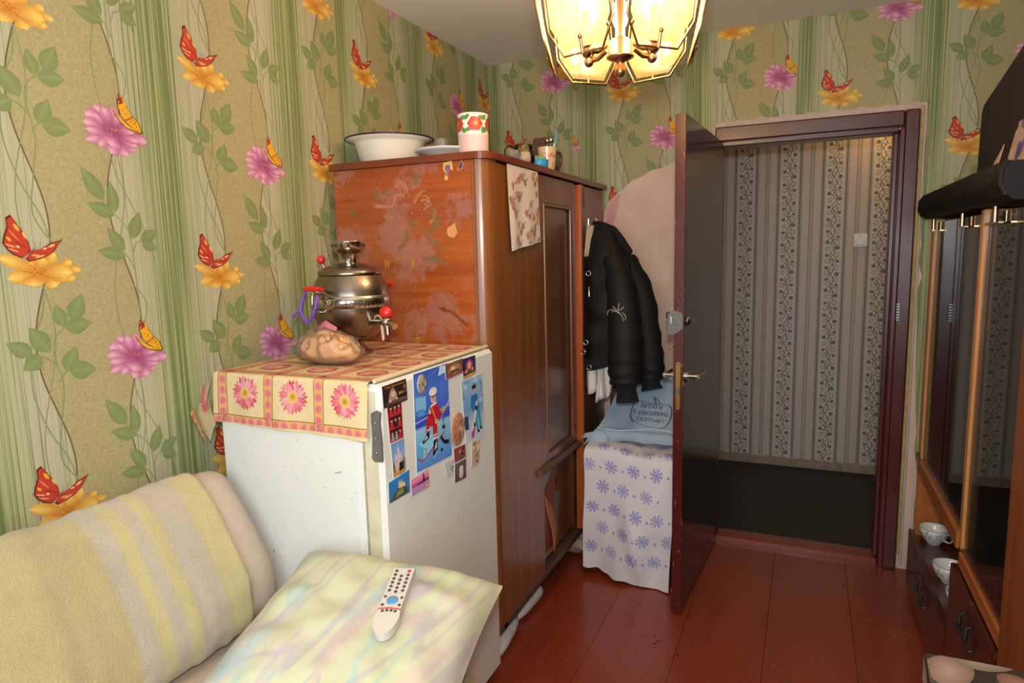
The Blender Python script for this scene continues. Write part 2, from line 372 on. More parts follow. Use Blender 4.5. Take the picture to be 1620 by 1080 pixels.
# ---- the printed motifs, in metres about the flower's centre
def yellow_flower():
    p = Print(); kx, ky = .000208, .000172
    g = lambda x, y: ((x - 790) * kx, (820 - y) * ky)
    p.disc((.004, -.004), .034, .020, (196, 124, 46), (212, 150, 58), 16)
    B, T, E = (202, 128, 48), (232, 204, 110), (212, 156, 60)
    for b, t, w in [((1000, 740), (1145, 700), 105), ((850, 760), (970, 575), 125), ((1050, 780), (1240, 822), 85), ((740, 790), (660, 640), 120), ((780, 790), (830, 625), 150),
                    ((760, 810), (370, 610), 140), ((740, 850), (440, 895), 150), ((980, 900), (1160, 930), 100), ((870, 880), (930, 1045), 180), ((700, 870), (690, 1020), 240),
                    ((790, 840), (1135, 855), 215)]:
        p.petal(g(*b), g(*t), w * .00021, B, T, E, 7, 1.4, .6)
    p.stroke([g(590, 800), g(680, 835), g(760, 845)], .0016, (196, 110, 40)); p.stroke([g(810, 870), g(900, 910), g(1010, 920)], .0016, (200, 120, 44))
    rnd = random.Random(3)
    for i in range(16):
        p.disc(g(790 + rnd.gauss(0, 45), 825 + rnd.gauss(0, 32)), .0017, .0014, rnd.choice([(150, 92, 40), (196, 140, 60), (120, 70, 36)]), n=6)
    # red butterfly
    lw = [g(*q) for q in [(705, 535), (695, 430), (640, 290), (585, 170), (540, 78), (488, 118), (492, 230), (455, 335), (430, 440), (468, 525), (525, 595), (600, 632), (655, 600)]]
    p.poly(lw, (96, 36, 28)); ce = g(620, 430)
    p.poly([(ce[0] + (x - ce[0]) * .9, ce[1] + (y - ce[1]) * .92) for x, y in lw], (188, 62, 44))
    for a, b, w, c in [((560, 190), (610, 290), .009, (226, 178, 60)), ((640, 300), (680, 390), .007, (226, 196, 110)), ((475, 360), (520, 420), .007, (222, 180, 64)), ((500, 260), (600, 420), .004, (224, 130, 90)),
                       ((450, 450), (560, 500), .004, (230, 180, 130)), ((475, 510), (590, 560), .004, (230, 170, 120)), ((540, 420), (690, 520), .004, (160, 40, 32)), ((560, 480), (600, 500), .006, (232, 206, 140))]:
        p.petal(g(*a), g(*b), w, c, c, mixc(c, (188, 62, 44), .4), 4)
    rw = [g(*q) for q in [(640, 645), (725, 542), (805, 522), (905, 450), (1065, 385), (1005, 462), (972, 522), (925, 575), (880, 612), (800, 652), (670, 690)]]
    p.poly(rw, (110, 40, 30)); ce = g(820, 560)
    p.poly([(ce[0] + (x - ce[0]) * .9, ce[1] + (y - ce[1]) * .86) for x, y in rw], (184, 64, 46))
    for a, b, w, c in [((890, 500), (970, 455), .005, (236, 200, 120)), ((830, 525), (880, 505), .004, (236, 200, 150)), ((700, 600), (810, 610), .006, (222, 150, 80)), ((740, 640), (850, 600), .004, (226, 170, 120))]:
        p.petal(g(*a), g(*b), w, c, c, c, 4)
    p.stroke([g(600, 640), g(660, 590), g(735, 530)], .003, (170, 80, 56)); p.stroke([g(735, 530), g(760, 480), g(750, 430)], .0008, (90, 60, 40)); p.stroke([g(735, 530), g(800, 500), g(815, 420)], .0008, (90, 60, 40))
    return p
def pink_flower():
    p = Print(); kx, ky = .000188, .000179
    g = lambda x, y: ((x - 520) * kx, (620 - y) * ky)
    p.disc((.006, -.004), .040, .036, (150, 70, 112), (180, 96, 136), 18)
    B, T, E = (160, 78, 120), (226, 180, 196), (190, 108, 146)
    for b, t, w in [((480, 570), (310, 305), 170), ((560, 570), (560, 300), 160), ((470, 560), (160, 430), 190), ((500, 570), (430, 315), 160), ((600, 600), (850, 610), 200), ((690, 670), (1035, 722), 140),
                    ((440, 640), (125, 545), 160), ((560, 780), (460, 945), 190), ((610, 780), (690, 960), 180), ((500, 710), (135, 800), 120), ((470, 690), (150, 650), 120), ((640, 730), (830, 870), 150),
                    ((600, 720), (870, 800), 130), ((500, 720), (300, 850), 130), ((610, 690), (900, 730), 100), ((430, 590), (290, 430), 90), ((540, 690), (470, 840), 260), ((560, 570), (620, 400), 110)]:
        p.petal(g(*b), g(*t), w * .00021, B, T, E, 7, 1.55, .55)
    rnd = random.Random(5)
    for i in range(26):
        p.disc(g(525 + rnd.gauss(0, 52), 625 + rnd.gauss(0, 36)), .0015, .0014, rnd.choice([(206, 120, 92), (226, 160, 110), (190, 80, 90)]), n=6)
    up = [g(*q) for q in [(655, 95), (720, 150), (765, 260), (835, 370), (930, 470), (968, 585), (945, 610), (830, 550), (720, 470), (655, 390), (618, 250), (625, 150)]]
    p.poly(up, (120, 60, 26)); ce = g(770, 400); p.poly([(ce[0] + (x - ce[0]) * .9, ce[1] + (y - ce[1]) * .94) for x, y in up], (226, 166, 44))
    p.poly([g(*q) for q in [(645, 110), (700, 150), (715, 215), (650, 250), (626, 200)]], (150, 52, 36))
    p.stroke([g(850, 375), g(770, 430), g(710, 460)], .004, (170, 90, 40))
    for q in [(690, 320), (745, 355), (760, 270), (800, 460), (850, 480), (880, 520), (830, 430), (900, 560), (870, 460)]: p.disc(g(*q), .0018, .0018, (110, 56, 24), n=6)
    for q in [(640, 150), (650, 210)]: p.disc(g(*q), .0016, .0016, (240, 220, 200), n=6)
    lo = [g(*q) for q in [(530, 305), (575, 350), (650, 430), (740, 500), (850, 560), (955, 622), (850, 606), (730, 565), (640, 490), (570, 400)]]
    p.poly(lo, (150, 90, 30)); p.poly([(x, y + .0006) for x, y in [g(*q) for q in [(545, 325), (650, 440), (740, 512), (900, 595), (730, 552), (645, 480)]]], (230, 180, 60))
    return p
def leaf(p, b, t, w):
    G1, G2, G3 = (126, 138, 88), (136, 148, 98), (120, 134, 84)
    p.petal(b, t, w, G1, G2, G3, 6, .8, 1.0); p.stroke([b, ((b[0] + t[0]) / 2, (b[1] + t[1]) / 2), t], .0009, (156, 168, 108), True)
def smooth(pts, n=6):
    out = []
    for i in range(len(pts) - 1):
        p0 = pts[max(i - 1, 0)]; p1 = pts[i]; p2 = pts[i + 1]; p3 = pts[min(i + 2, len(pts) - 1)]
        for k in range(n):
            t = k / n; out.append(tuple(.5 * ((2 * p1[j]) + (-p0[j] + p2[j]) * t + (2 * p0[j] - 5 * p1[j] + 4 * p2[j] - p3[j]) * t * t + (-p0[j] + 3 * p1[j] - 3 * p2[j] + p3[j]) * t ** 3) for j in range(len(p1))))
    out.append(tuple(pts[-1])); return out
def sprig_yellow():
    p = Print(); g = lambda x, y: ((x - 835) * .00086, (330 - y) * .00071)
    for st in [[(835, 400), (826, 470), (792, 560), (782, 640), (782, 740), (810, 860), (850, 960), (872, 1060)], [(880, 1060), (832, 960), (845, 830), (860, 720), (850, 640), (845, 590), (855, 545), (885, 515), (905, 497)], [(852, 700), (868, 672), (885, 664)], [(850, 645), (825, 615), (792, 600)]]:
        p.stroke(smooth([g(*q) for q in st]), .0032, (130, 142, 94))
    for b, t, w in [((880, 518), (862, 440), 34), ((902, 500), (938, 412), 46), ((882, 520), (957, 512), 44), ((872, 668), (905, 588), 42), ((880, 668), (957, 676), 48), ((833, 595), (788, 508), 46), ((790, 597), (728, 550), 38), ((812, 606), (762, 642), 42)]:
        leaf(p, g(*b), g(*t), w * .00098)
    return p
def sprig_pink():
    p = Print(); g = lambda x, y: ((x - 445) * .00066, (500 - y) * .00063)
    for st in [[(430, 610), (450, 690), (500, 800), (545, 900), (572, 1000), (578, 1080)], [(495, 1330), (488, 1180), (484, 1060), (478, 930), (462, 880), (425, 838)], [(484, 1060), (462, 1010), (448, 998)], [(483, 990), (500, 950), (522, 942)], [(440, 1330), (480, 1350), (500, 1290), (520, 1200), (470, 1120)]]:
        p.stroke(smooth([g(*q) for q in st]), .0028, (130, 142, 94))
    for b, t, w in [((384, 780), (306, 658), 56), ((422, 838), (316, 794), 50), ((425, 826), (414, 702), 44), ((484, 932), (527, 818), 50), ((520, 940), (602, 893), 44), ((524, 944), (592, 976), 44), ((448, 980), (384, 886), 48), ((452, 1000), (338, 980), 50)]:
        leaf(p, g(*b), g(*t), w * .00074)
    return p
YF, PF, YS, PS = yellow_flower(), pink_flower(), sprig_yellow(), sprig_pink()
def vine(du):
    p = Print(); pts = [(du + .03 * math.cos(2 * PI * (-v / TH - .82)), v) for v in [TH / 2 - TH * i / 22 for i in range(23)]]
    p.stroke(pts, .0036, (104, 86, 66))
    pts = [(du - .01 - .026 * math.cos(2 * PI * (-v / TH - .74)), v) for v in [TH / 2 - TH * i / 22 for i in range(23)]]
    p.stroke(pts, .0028, (130, 142, 94)); return p
VN = vine(0)
def paper_roll(mb, cols, yu, yv, fn, lo, hi):
    """one strip of paper; cols: convex outlines (u,v) it is cut to; yu,yv: a yellow flower's centre on it"""
    pr = Print()
    k0 = math.floor((lo - yv) / TH) - 1; k1 = math.ceil((hi - yv) / TH) + 1
    for k in range(k0, k1 + 1):
        v = yv + k * TH
        if v + .15 < lo or v - .6 > hi: continue
        for du in (-TW, 0, TW):
            if not (cols[0][0][0] - .2 < yu + du + .1 < cols[-1][1][0] + .3): continue
            pr.put(VN, yu + du, v, l0=0); pr.put(VN, yu + du + .21, v - .228, l0=0)
            pr.put(YS, yu + du, v, l0=3); pr.put(PS, yu + du + .21, v - .228, l0=3)
            pr.put(YF, yu + du, v, l0=26); pr.put(PF, yu + du + .21, v - .228, l0=26)
    for q in cols:
        mb.add([fn(u, v, .0004) for u, v in q], [list(range(len(q)))], None, 0, False, [[(u - yu, v - yv) for u, v in q]])
        pr.clip(q).lay(mb, fn, .0006, .00003, 1)
def rect(u0, u1, v0, v1): return [(u0, v0), (u1, v0), (u1, v1), (u0, v1)]

# ---- left wall: plaster slab with paper strips
mb = MB(); mb.box(-.12, 0, -4.1, 0.0, 0, H, mat=2)
LW = lambda u, v, h: (h, u, v)
for a, b_, yu, yv in [(-4.1, -3.66, -4.02, 1.50), (-3.66, -3.13, -3.49, 1.50), (-3.13, -2.60, -2.96, 1.49), (-2.60, -2.085, -2.43, 1.487), (-2.085, -1.57, -1.92, 1.455), (-1.57, -1.30, -1.405, 1.81), (-1.30, -.77, -1.14, 2.205), (-.77, -.24, -.585, 2.462), (-.24, 0, -.06, 2.30)]:
    paper_roll(mb, [rect(a, b_, 0.02, H)], yu, yv, LW, .6, H)
wl = struct(mb.build('wall_left', [M_paper, M_print, M_plaster]))
# ---- far wall with the doorway; the paper is torn off beside the door
DX0, DX1, DZ = 1.19, 2.0, 2.02            # opening
mb = MB(); P2 = 2
mb.box(-.12, DX0, 0, .12, 0, H, mat=P2); mb.box(DX1, 2.72, 0, .12, 0, H, mat=P2); mb.box(DX0, DX1, 0, .12, DZ, H, mat=P2)
FW = lambda u, v, h: (u, -h, v)
rag = random.Random(8)
torn = [(.475, .9), (.62, 1.55), (.655, 1.735), (.72, 1.80), (.80, 1.855), (.90, 1.90), (1.0, 1.925), (1.10, 1.945), (1.16, 1.96), (1.20, 2.08), (1.30, 2.097)]
def col_cut(a, b): # bottom edge of the paper between u=a and b
    def z(u):
        for (u0, z0), (u1, z1) in zip(torn, torn[1:]):
            if u0 <= u <= u1: return z0 + (z1 - z0) * (u - u0) / (u1 - u0)
        return 0.02 if u < torn[0][0] else 2.10
    n = max(1, round((b - a) / .025)); out = []
    for i in range(n):
        u0 = a + (b - a) * i / n; u1 = a + (b - a) * (i + 1) / n
        out.append([(u0, z(u0) + .004 * math.sin(u0 * 190)), (u1, z(u1) + .004 * math.sin(u1 * 190)), (u1, H), (u0, H)])
    return out
paper_roll(mb, [rect(0, .478, .02, H)], .165, 2.04, FW, 1.75, H)
paper_roll(mb, col_cut(.478, 1.12), .745, 2.285, FW, 1.6, H)
paper_roll(mb, col_cut(1.12, 1.55), 1.271, 2.503, FW, 1.9, H)
paper_roll(mb, col_cut(1.55, 2.075) , 1.725, 2.155, FW, 1.9, H)
rows = [(2.10, 2.068), (1.98, 2.07), (1.9, 2.064), (1.75, 2.07), (1.6, 2.066), (1.5, 2.074), (1.42, 2.066), (1.36, 2.084), (1.3, 2.068), (1.22, 2.072), (1.1, 2.076), (.98, 2.078), (.86, 2.082), (.74, 2.09), (.66, 2.098), (.58, 2.092), (.5, 2.104), (.4, 2.112), (.3, 2.104), (.02, 2.11)]
cols = [[(2.075, 2.10), (2.6, 2.10), (2.6, H), (2.075, H)]]
for (za, ua), (zb, ub) in zip(rows, rows[1:]): cols.append([(ub, zb), (2.6, zb), (2.6, za), (ua, za)])
paper_roll(mb, cols, 2.222, 1.905, FW, .3, H)
# paint flecks and a pencil flower left on the bare plaster
pr = Print(); rnd = random.Random(2)
pr.poly([(.655, 1.40), (.668, 1.42), (.69, 1.62), (.735, 1.79), (.715, 1.79), (.658, 1.72)], (212, 150, 152))
for i in range(46):
    pr.disc((1.03 + rnd.gauss(0, .035), 1.0 + rnd.gauss(0, .07)), .006 * rnd.random() + .001, .004 + .006 * rnd.random(), mixc((214, 120, 128), (222, 170, 165), rnd.random()), n=6, a=rnd.random() * 3)
pr.lay(mb, FW, .0005, .00001, 1)
wf = struct(mb.build('wall_far', [M_paper, M_print, M_plaster]))
# rough plaster reveal showing round the frame
M_tan = mat('bare_wall_tan', (196, 168, 112), .95, var=.35, vs=30, bump=.4, bs=90); M_chalk = mat('whitewash_strip', (206, 184, 172), .9, var=.25, vs=24)
mb = MB(); mb.box(2.04, 2.058, -.012, -.0002, 0.07, 2.09, .003, 0); mb.box(2.056, 2.066, -.009, -.0002, 0.02, 2.09, .002, 1)
o = struct(mb.build('trim_1', [M_tan, M_chalk])); o['label'] = 'narrow strip of bare tan wall beside the door frame'
mb = MB(); mb.box(1.20, 2.068, -.010, -.0002, 2.072, 2.098, .003); o = struct(mb.build('trim_2', M_chalk)); o['label'] = 'whitish torn plaster strip above the door frame'
# ---- right and back wall, ceiling, hall
mb = MB(); mb.box(2.56, 2.70, -4.1, 0, 0, H, mat=2); RW = lambda u, v, h: (2.56 - h, -u, v)
for k in range(8): mb.add([RW(k * .53, .02, .0004), RW(k * .53 + .53 if k < 7 else 4.1, .02, .0004), RW(k * .53 + .53 if k < 7 else 4.1, H, .0004), RW(k * .53, H, .0004)], [(0, 1, 2, 3)], None, 0, False, [[(-.17, 0), (.36, 0), (.36, H), (-.17, H)]])
struct(mb.build('wall_right', [M_paper, M_print, M_plaster]))
mb = MB(); WX0, WX1, WZ0, WZ1 = .60, 2.20, .8, 2.2
for q in [(0, WX0, 0, H), (WX1, 2.56, 0, H), (WX0, WX1, 0, WZ0), (WX0, WX1, WZ1, H)]: mb.box(q[0], q[1], -4.22, -4.10, q[2], q[3])
struct(mb.build('wall_back', mat('back_wall_paint', (196, 190, 150), .8)))
w = bpy.data.objects.new('window_1', None); COL.objects.link(w); w.location = (1.40, -4.16, .8); BASE['window_1'] = Vector(w.location); struct(w)
M_white = mat('white_gloss_paint', (226, 224, 216), .35)
mb = MB()
for q in [(WX0, WX0 + .05, WZ0, WZ1), (WX1 - .05, WX1, WZ0, WZ1), (WX0 + .05, WX1 - .05, WZ0, WZ0 + .05), (WX0 + .05, WX1 - .05, WZ1 - .05, WZ1), (1.375, 1.425, WZ0 + .05, WZ1 - .05)]: mb.box(q[0], q[1], -4.19, -4.13, q[2], q[3], .004)
mb.build('window_frame', M_white, w)
for a, b_ in ((WX0 + .05, 1.375), (1.425, WX1 - .05)):
    mb = MB(); mb.box(a, b_, -4.163, -4.157, WZ0 + .05, WZ1 - .05); mb.build('pane', glass('window_glass'), w)
mb = MB(); mb.box(-.12, 2.70, -4.22, .12, H, H + .1); struct(mb.build('ceiling', M_ceil))
# painted board floor, boards run towards the door
M_floor = wood('red_floor_paint', (140, 56, 30), (116, 42, 22), 'y', 3.0, .34, .35, .25, blotch=((96, 40, 24), 7, .60, .35))
mb = MB(); mb.box(-.12, 2.70, -4.22, .0, -.12, -.022); fl_o = struct(mb.build('floor', mat('floor_joist_dirt', (24, 14, 10), .9)))
edges = [0.0, .295, .60, .905, 1.215, 1.52, 1.83, 2.14, 2.56]
for a, b_ in zip(edges, edges[1:]):
    mb = MB(); mb.box(a + .0005, b_ - .0005, -4.10, -.0, -.022, 0, .0007); mb.build('board', M_floor, fl_o)
pr = Print(); rnd = random.Random(4)   # worn paint
for (cx, cy, n, sx, sy) in [(2.0, -.62, 26, .05, .07), (1.285, -.60, 10, .012, .09), (1.80, -.44, 6, .02, .03), (1.62, -.9, 6, .2, .3), (1.0, -.95, 8, .2, .2)]:
    for i in range(n): pr.disc((cx + rnd.gauss(0, sx), cy + rnd.gauss(0, sy)), .002 + .010 * rnd.random() * (sx * 12 if sx < .1 else .4), .003 + .01 * rnd.random() * .6, mixc((168, 92, 56), (140, 66, 40), rnd.random()), n=7, a=rnd.random() * 3)
for (cx, cy, n, sx, sy) in [(1.215, -.93, 5, .006, .1), (.9, -.8, 14, .2, .2), (1.5, -.5, 8, .2, .3)]:
    for i in range(n): pr.disc((cx + rnd.gauss(0, sx), cy + rnd.gauss(0, sy)), .002 + .006 * rnd.random(), .002 + .008 * rnd.random(), (58, 24, 16), n=7, a=rnd.random() * 3)
mb = MB(); pr.lay(mb, lambda u, v, h: (u, v, h), .0002, .00001); o = mb.build('paint_wear', mat('worn_floor_paint', (255, 255, 255), .5, vcol=True, var=0), fl_o); o['kind'] = 'stuff'
# hall beyond the doorway
HY = 1.40
M_hallpaper = mat('hall_wallpaper_ground', (196, 180, 160), .6, var=.08, vs=40, vcol=True)
def hall_scroll():
    p = Print(); D = (74, 62, 54); T = (70, 94, 96); t2 = (52, 50, 46)
    def spiral(cx, cy, r0, a0, turns, w=.0022, sgn=1):
        r0 *= 1.3
        pts = [(cx + r0 * (1 - .75 * i / 13) * math.cos(a0 + sgn * turns * 2 * PI * i / 13), cy + r0 * (1 - .75 * i / 13) * math.sin(a0 + sgn * turns * 2 * PI * i / 13)) for i in range(14)]; p.stroke(pts, w * 1.35, D)
    p.stroke(smooth([(-.010, -.155), (.012, -.11), (-.018, -.05), (.010, 0), (-.012, .05), (.016, .10), (-.010, .155)]), .0036, D)
    p.stroke(smooth([(.012, -.155), (-.016, -.10), (.014, -.04), (-.014, .02), (.018, .07), (-.006, .12), (.012, .155)]), .0034, D)
    for cx, cy, r, a, t, sg in [(.022, .125, .019, 2.6, 1.1, -1), (-.024, .085, .013, .4, 1.1, 1), (.026, .045, .016, 3.4, 1.2, -1), (-.026, .005, .016, 0, 1.1, 1), (.022, -.035, .018, 2.6, 1.2, -1), (-.026, -.075, .014, .5, 1.1, 1), (.024, -.115, .017, 2.8, 1.2, -1), (-.022, -.14, .012, .2, 1, 1), (-.01, .13, .02, 1, .7, 1), (.008, .02, .014, 1.2, .9, -1), (-.008, -.055, .014, 4, .9, 1), (.03, .15, .010, 0, 1, 1)]: spiral(cx, cy, r, a, t, .0022, sg)
    for cx, cy, r in [(-.030, .13, .010), (.030, .095, .011), (-.030, .045, .009), (.032, .008, .009), (-.032, -.035, .010), (.030, -.075, .011), (-.030, -.11, .009), (.031, -.145, .008)]:
        r *= 1.25; p.disc((cx, cy), r, r * .9, (128, 140, 134), T, 9); p.stroke([(cx - r * .7, cy - r * .5), (cx, cy), (cx + r * .7, cy + r * .6)], .0012, t2); p.stroke([(cx - r * .3, cy + r * .7), (cx + r * .5, cy - r * .6)], .0012, t2)
    return p
mb = MB(); hx0, hx1 = .3, 2.9
mb.box(hx0, hx1, HY, HY + .1, 0, H, col=(198, 186, 172))
pr = Print(); sc = hall_scroll(); k = 0; x = 1.229 - .2685 * 3
while x < hx1 - .1:
    for dx, w, c in [(-.068, .008, (88, 102, 100)), (-.059, .0025, (78, 84, 80)), (-.078, .0022, (82, 84, 80)), (.068, .008, (88, 102, 100)), (.059, .0025, (78, 84, 80)), (.078, .0022, (82, 84, 80)), (.134, .018, (172, 168, 156)), (.124, .0022, (78, 82, 78)), (.146, .0022, (78, 82, 78))]:
        pr.l = 1; pr.poly(rect(x + dx - w / 2, x + dx + w / 2, .06, H), c)
    pr.l = 0; pr.poly(rect(x - .055, x + .055, .06, H), (204, 196, 180))
    off = (k % 2) * .155
    for j in range(-1, 8):
        if .8 < x < 2.4: pr.put(sc, x, j * .31 + off, l0=3)
    x += .2685; k += 1
pr = pr.clip(rect(hx0, hx1, .052, H)); pr.lay(mb, lambda u, v, h: (u, HY - h, v), .0004, .00003)
o = struct(mb.build('wall_hall', M_hallpaper))
mb = MB(); rnd = random.Random(6)
pts = []
n = 60
for i in range(n):
    u0 = hx0 + (hx1 - hx0) * i / n; u1 = u0 + (hx1 - hx0) / n; h0 = .055 + .012 * rnd.random()
    mb.add([(u0, HY - .0042, 0), (u1, HY - .0042, 0), (u1, HY - .0042, h0), (u0, HY - .0042, h0)], [(0, 1, 2, 3)])
mb.box(hx0, hx1, HY - .004, HY, 0, .04); struct(mb.build('baseboard_hall', mat('scuffed_paper_edge', (168, 150, 130), .9, var=.4, vs=25)))
M_hallfloor = wood('dark_hall_linoleum', (36, 31, 27), (26, 23, 20), 'x', 8, .5, 0, .2)
mb = MB(); mb.box(hx0, hx1, .12, HY, -.1, .0); struct(mb.build('floor_hall', M_hallfloor))
mb = MB(); mb.box(hx0, hx1, .12, HY + .1, H, H + .1); struct(mb.build('ceiling_hall', M_ceil))
mb = MB(); mb.box(hx0 - .1, hx0, .12, HY + .1, 0, H); mb.box(hx1, hx1 + .1, .12, HY + .1, 0, H); struct(mb.build('wall_hall_ends', M_plaster))
# ---- door frame, threshold and the open leaf
M_mah = wood('mahogany_varnish', (88, 28, 22), (58, 16, 13), 'z', 9, .3, .25, .08); M_mahx = wood('mahogany_varnish_x', (88, 34, 28), (60, 20, 17), 'x', 9, .3, .25, .08)
fr = bpy.data.objects.new('trim_3', None); COL.objects.link(fr); fr.location = (1.62, 0, 0); BASE['trim_3'] = Vector((1.62, 0, 0)); struct(fr); fr['label'] = 'dark mahogany door frame around the doorway'
mb = MB(); mb.box(1.985, 2.041, -.03, -.0005, 0, 2.073, .006); mb.build('casing', M_mah, fr)
mb = MB(); mb.box(1.20, 1.984, -.028, -.0005, 2.005, 2.072, .006); mb.build('casing', M_mahx, fr)
mb = MB(); mb.box(1.968, 1.999, -.018, .12, 0, 2.0, .004); mb.build('jamb', M_mah, fr)
mb = MB(); mb.box(1.950, 1.968, .03, .10, 0.03, 1.985, .003); mb.build('stop', M_mah, fr)
mb = MB(); mb.box(1.192, 1.228, .012, .12, 0, 2.0, .004); mb.build('jamb', M_mah, fr)
mb = MB(); mb.box(1.229, 1.967, .0, .12, 1.985, 2.019, .004); mb.build('head', M_mahx, fr)
mb = MB(); mb.box(1.229, 1.967, .001, .12, -.02, .026, .006); mb.build('threshold', M_floor, fr)
mb = MB(); mb.box(1.9875, 2.003, -.037, -.0305, 1.165, 1.245, .002); sp_ = mb.build('strike_plate', mat('brushed_steel', (150, 150, 150), .35, 1), fr)
mb = MB()
for i in range(6): mb.box(1.9905, 2.0, -.0385, -.0372, 1.172 + i * .012, 1.178 + i * .012)
mb.build('slot', mat('dark_slot', (24, 22, 22), .6), sp_)
# leaf
ang = math.radians(86.9); LX, LY = 1.233, .008
ux, uy = -math.cos(ang), -math.sin(ang); nx, ny = math.sin(ang), -math.cos(ang)   # along the leaf, and its normal towards +x
ML = Matrix(((ux, nx, 0, LX), (uy, ny, 0, LY), (0, 0, 1, 0), (0, 0, 0, 1)))           # local: a along leaf, b normal, z
leafE = bpy.data.objects.new('door_1', None); COL.objects.link(leafE); leafE.location = (LX, LY, 0); BASE['door_1'] = Vector((LX, LY, 0)); struct(leafE); leafE['label'] = 'dark brown interior door standing open with mahogany edge'
M_leaf = wood('black_brown_laminate', (46, 37, 33), (34, 27, 24), 'z', 10, .16, .12, .05)
mb = MB(ML); mb.box(.012, .789, -.040, 0, .012, 2.008, .0015); mb.build('panel', M_leaf, leafE)
M_edge = mat('red_edge_varnish', (84, 20, 17), .28, coat=.6, var=.35, vs=14)
mb = MB(ML); mb.box(.789, .795, -.040, 0, .012, 2.008, .0012); ed = mb.build('edge_band', M_edge, leafE)
pr = Print(); rnd = random.Random(12)
for i in range(42):
    s_ = rnd.choice((-.0395, -.0008)) if rnd.random() < .5 else -.04 * rnd.random(); pr.disc((s_, .05 + 1.95 * rnd.random()), .0012, .002 + .012 * rnd.random() ** 3, (186, 130, 104), n=6)
mb = MB(ML); pr.lay(mb, lambda u, v, h: (.795 + h, u, v), .0003, .00001); mb.build('edge_chips', mat('bare_wood_chip', (190, 140, 110), .7, vcol=True), leafE)
M_steel = mat('satin_chrome', (188, 180, 168), .22, 1, var=.05); M_brass = mat('old_brass', (176, 138, 82), .35, 1, var=.2); M_greymetal = mat('grey_hammered_metal', (116, 116, 114), .5, .6, var=.3, vs=90, bump=.3, bs=160)
lk = None
mb = MB(ML)   # rim lock box screwed on the far face, its nose over the edge
mb.prism([(-.062, 1.255), (-.038, 1.268), (-.008, 1.258), (-.003, 1.245), (-.003, 1.198), (-.012, 1.19), (-.035, 1.176), (-.062, 1.17)], lambda u, v, h: (h, u, v), .72, .802); lk = mb.build('rim_lock', M_greymetal, leafE)
mb = MB(ML); mb.box(.802, .806, -.052, -.044, 1.215, 1.245, .001); mb.build('lock_latch', mat('pale_latch', (204, 206, 196), .3, .8), lk)
mb = MB(ML); mb.box(.762, .800, -.070, -.0622, 1.236, 1.258, .001); mb.build('lock_bolt', mat('black_bolt', (26, 26, 26), .4), lk)
M2 = Matrix.Translation(ML @ Vector((.745, .0, 1.222))) @ ML.to_3x3().to_4x4() @ Matrix.Rotation(-PI / 2, 4, 'X')
mb = MB(M2); mb.lathe([(.0001, .002), (.021, .002), (.021, .004), (.012, .012), (.009, .016), (.0001, .016)], n=18); mb.build('keyhole_rose', M_steel, leafE)
mb = MB(ML); mb.prism([(-.030 + .009 * math.cos(a), .967 + .10 * (1 if math.sin(a) >= 0 else -1) * .85 + .012 * math.sin(a)) for a in [2 * PI * i / 16 for i in range(16)]], lambda u, v, h: (h, u + .009, v), .795, .7972); fp = mb.build('latch_plate', M_brass, leafE)
mb = MB(ML); mb.box(.7972, .802, -.027, -.014, .935, .958, .001); mb.build('latch', M_greymetal, fp)
mb = MB(ML)
for z in (.878, 1.056): mb.ball((.7972, -.0205, z), .0035, 8)
mb.build('screw', M_steel, fp)
for sg in (1, -1):   # lever handles on both faces
    y0 = .0 if sg > 0 else -.040
    f_ = lambda a, b, z: (a, y0 + sg * b, z)
    mb = MB(ML); mb.tube([f_(.745, .0005, 1.0), f_(.745, .008, 1.0)], .024, 18); mb.tube([f_(.745, .008, 1.0), f_(.745, .045, 1.0)], .0085, 10)
    mb.tube([f_(.748, .045, 1.0), f_(.70, .05, .999), f_(.66, .05, .998), f_(.632, .046, 1.0)], [.009, .0085, .008, .007], 10)
    mb.build('lever_handle', M_steel, leafE)
for z in (.25, 1.75):
    mb = MB(ML); mb.tube([(.004, -.046, z), (.004, -.046, z + .09)], .006, 8); mb.build('hinge', M_steel, leafE)
# light switch on the hall wall
t = thing('light_switch', 'white square light switch on the striped hall wallpaper', 'light switch', (1.925, HY - .002, 1.49))
mb = MB(); mb.box(1.885, 1.965, HY - .012, HY - .0022, 1.49, 1.575, .006); b0 = mb.build('plate', M_white, t)
mb = MB(); mb.box(1.90, 1.95, HY - .020, HY - .012, 1.502, 1.545, .003); mb.build('rocker', M_white, t)
mb = MB(); mb.box(1.918, 1.932, HY - .0135, HY - .0122, 1.556, 1.562); mb.build('indicator', mat('amber_indicator', (220, 120, 50), .4), t)
# ================================================================== FURNITURE
# ---------------------------------------------------------------- wardrobe
WX, WY0, WY1, WZ = .655, -1.407, -.03, 1.836
wd = thing('wardrobe', 'large old brown wooden wardrobe with scratched orange side and crowded top', 'wardrobe', (.34, -.72, 0))
M_wside = wood('orange_veneer_worn', (182, 92, 34), (134, 52, 18), 'x', 7, .26, .5, .07, blotch=((158, 116, 110), 5.5, .52, .5))
M_wfront = wood('brown_oak_veneer', (146, 88, 44), (98, 54, 25), 'z', 26, .34, .35, .03)
M_wdark = wood('dark_walnut_panel', (122, 76, 48), (88, 52, 32), 'z', 14, .3, .4, .05)
M_wtop = wood('red_brown_top', (122, 54, 28), (92, 36, 18), 'y', 10, .3, .5, .08)
M_worange = wood('raw_orange_edge', (186, 96, 40), (150, 66, 24), 'z', 12, .4, .3, .05)
mb = MB(); mb.box(.035, .600, WY0, WY0 + .02, .14, 1.812, .001); sd = mb.build('side_panel', M_wside, wd)
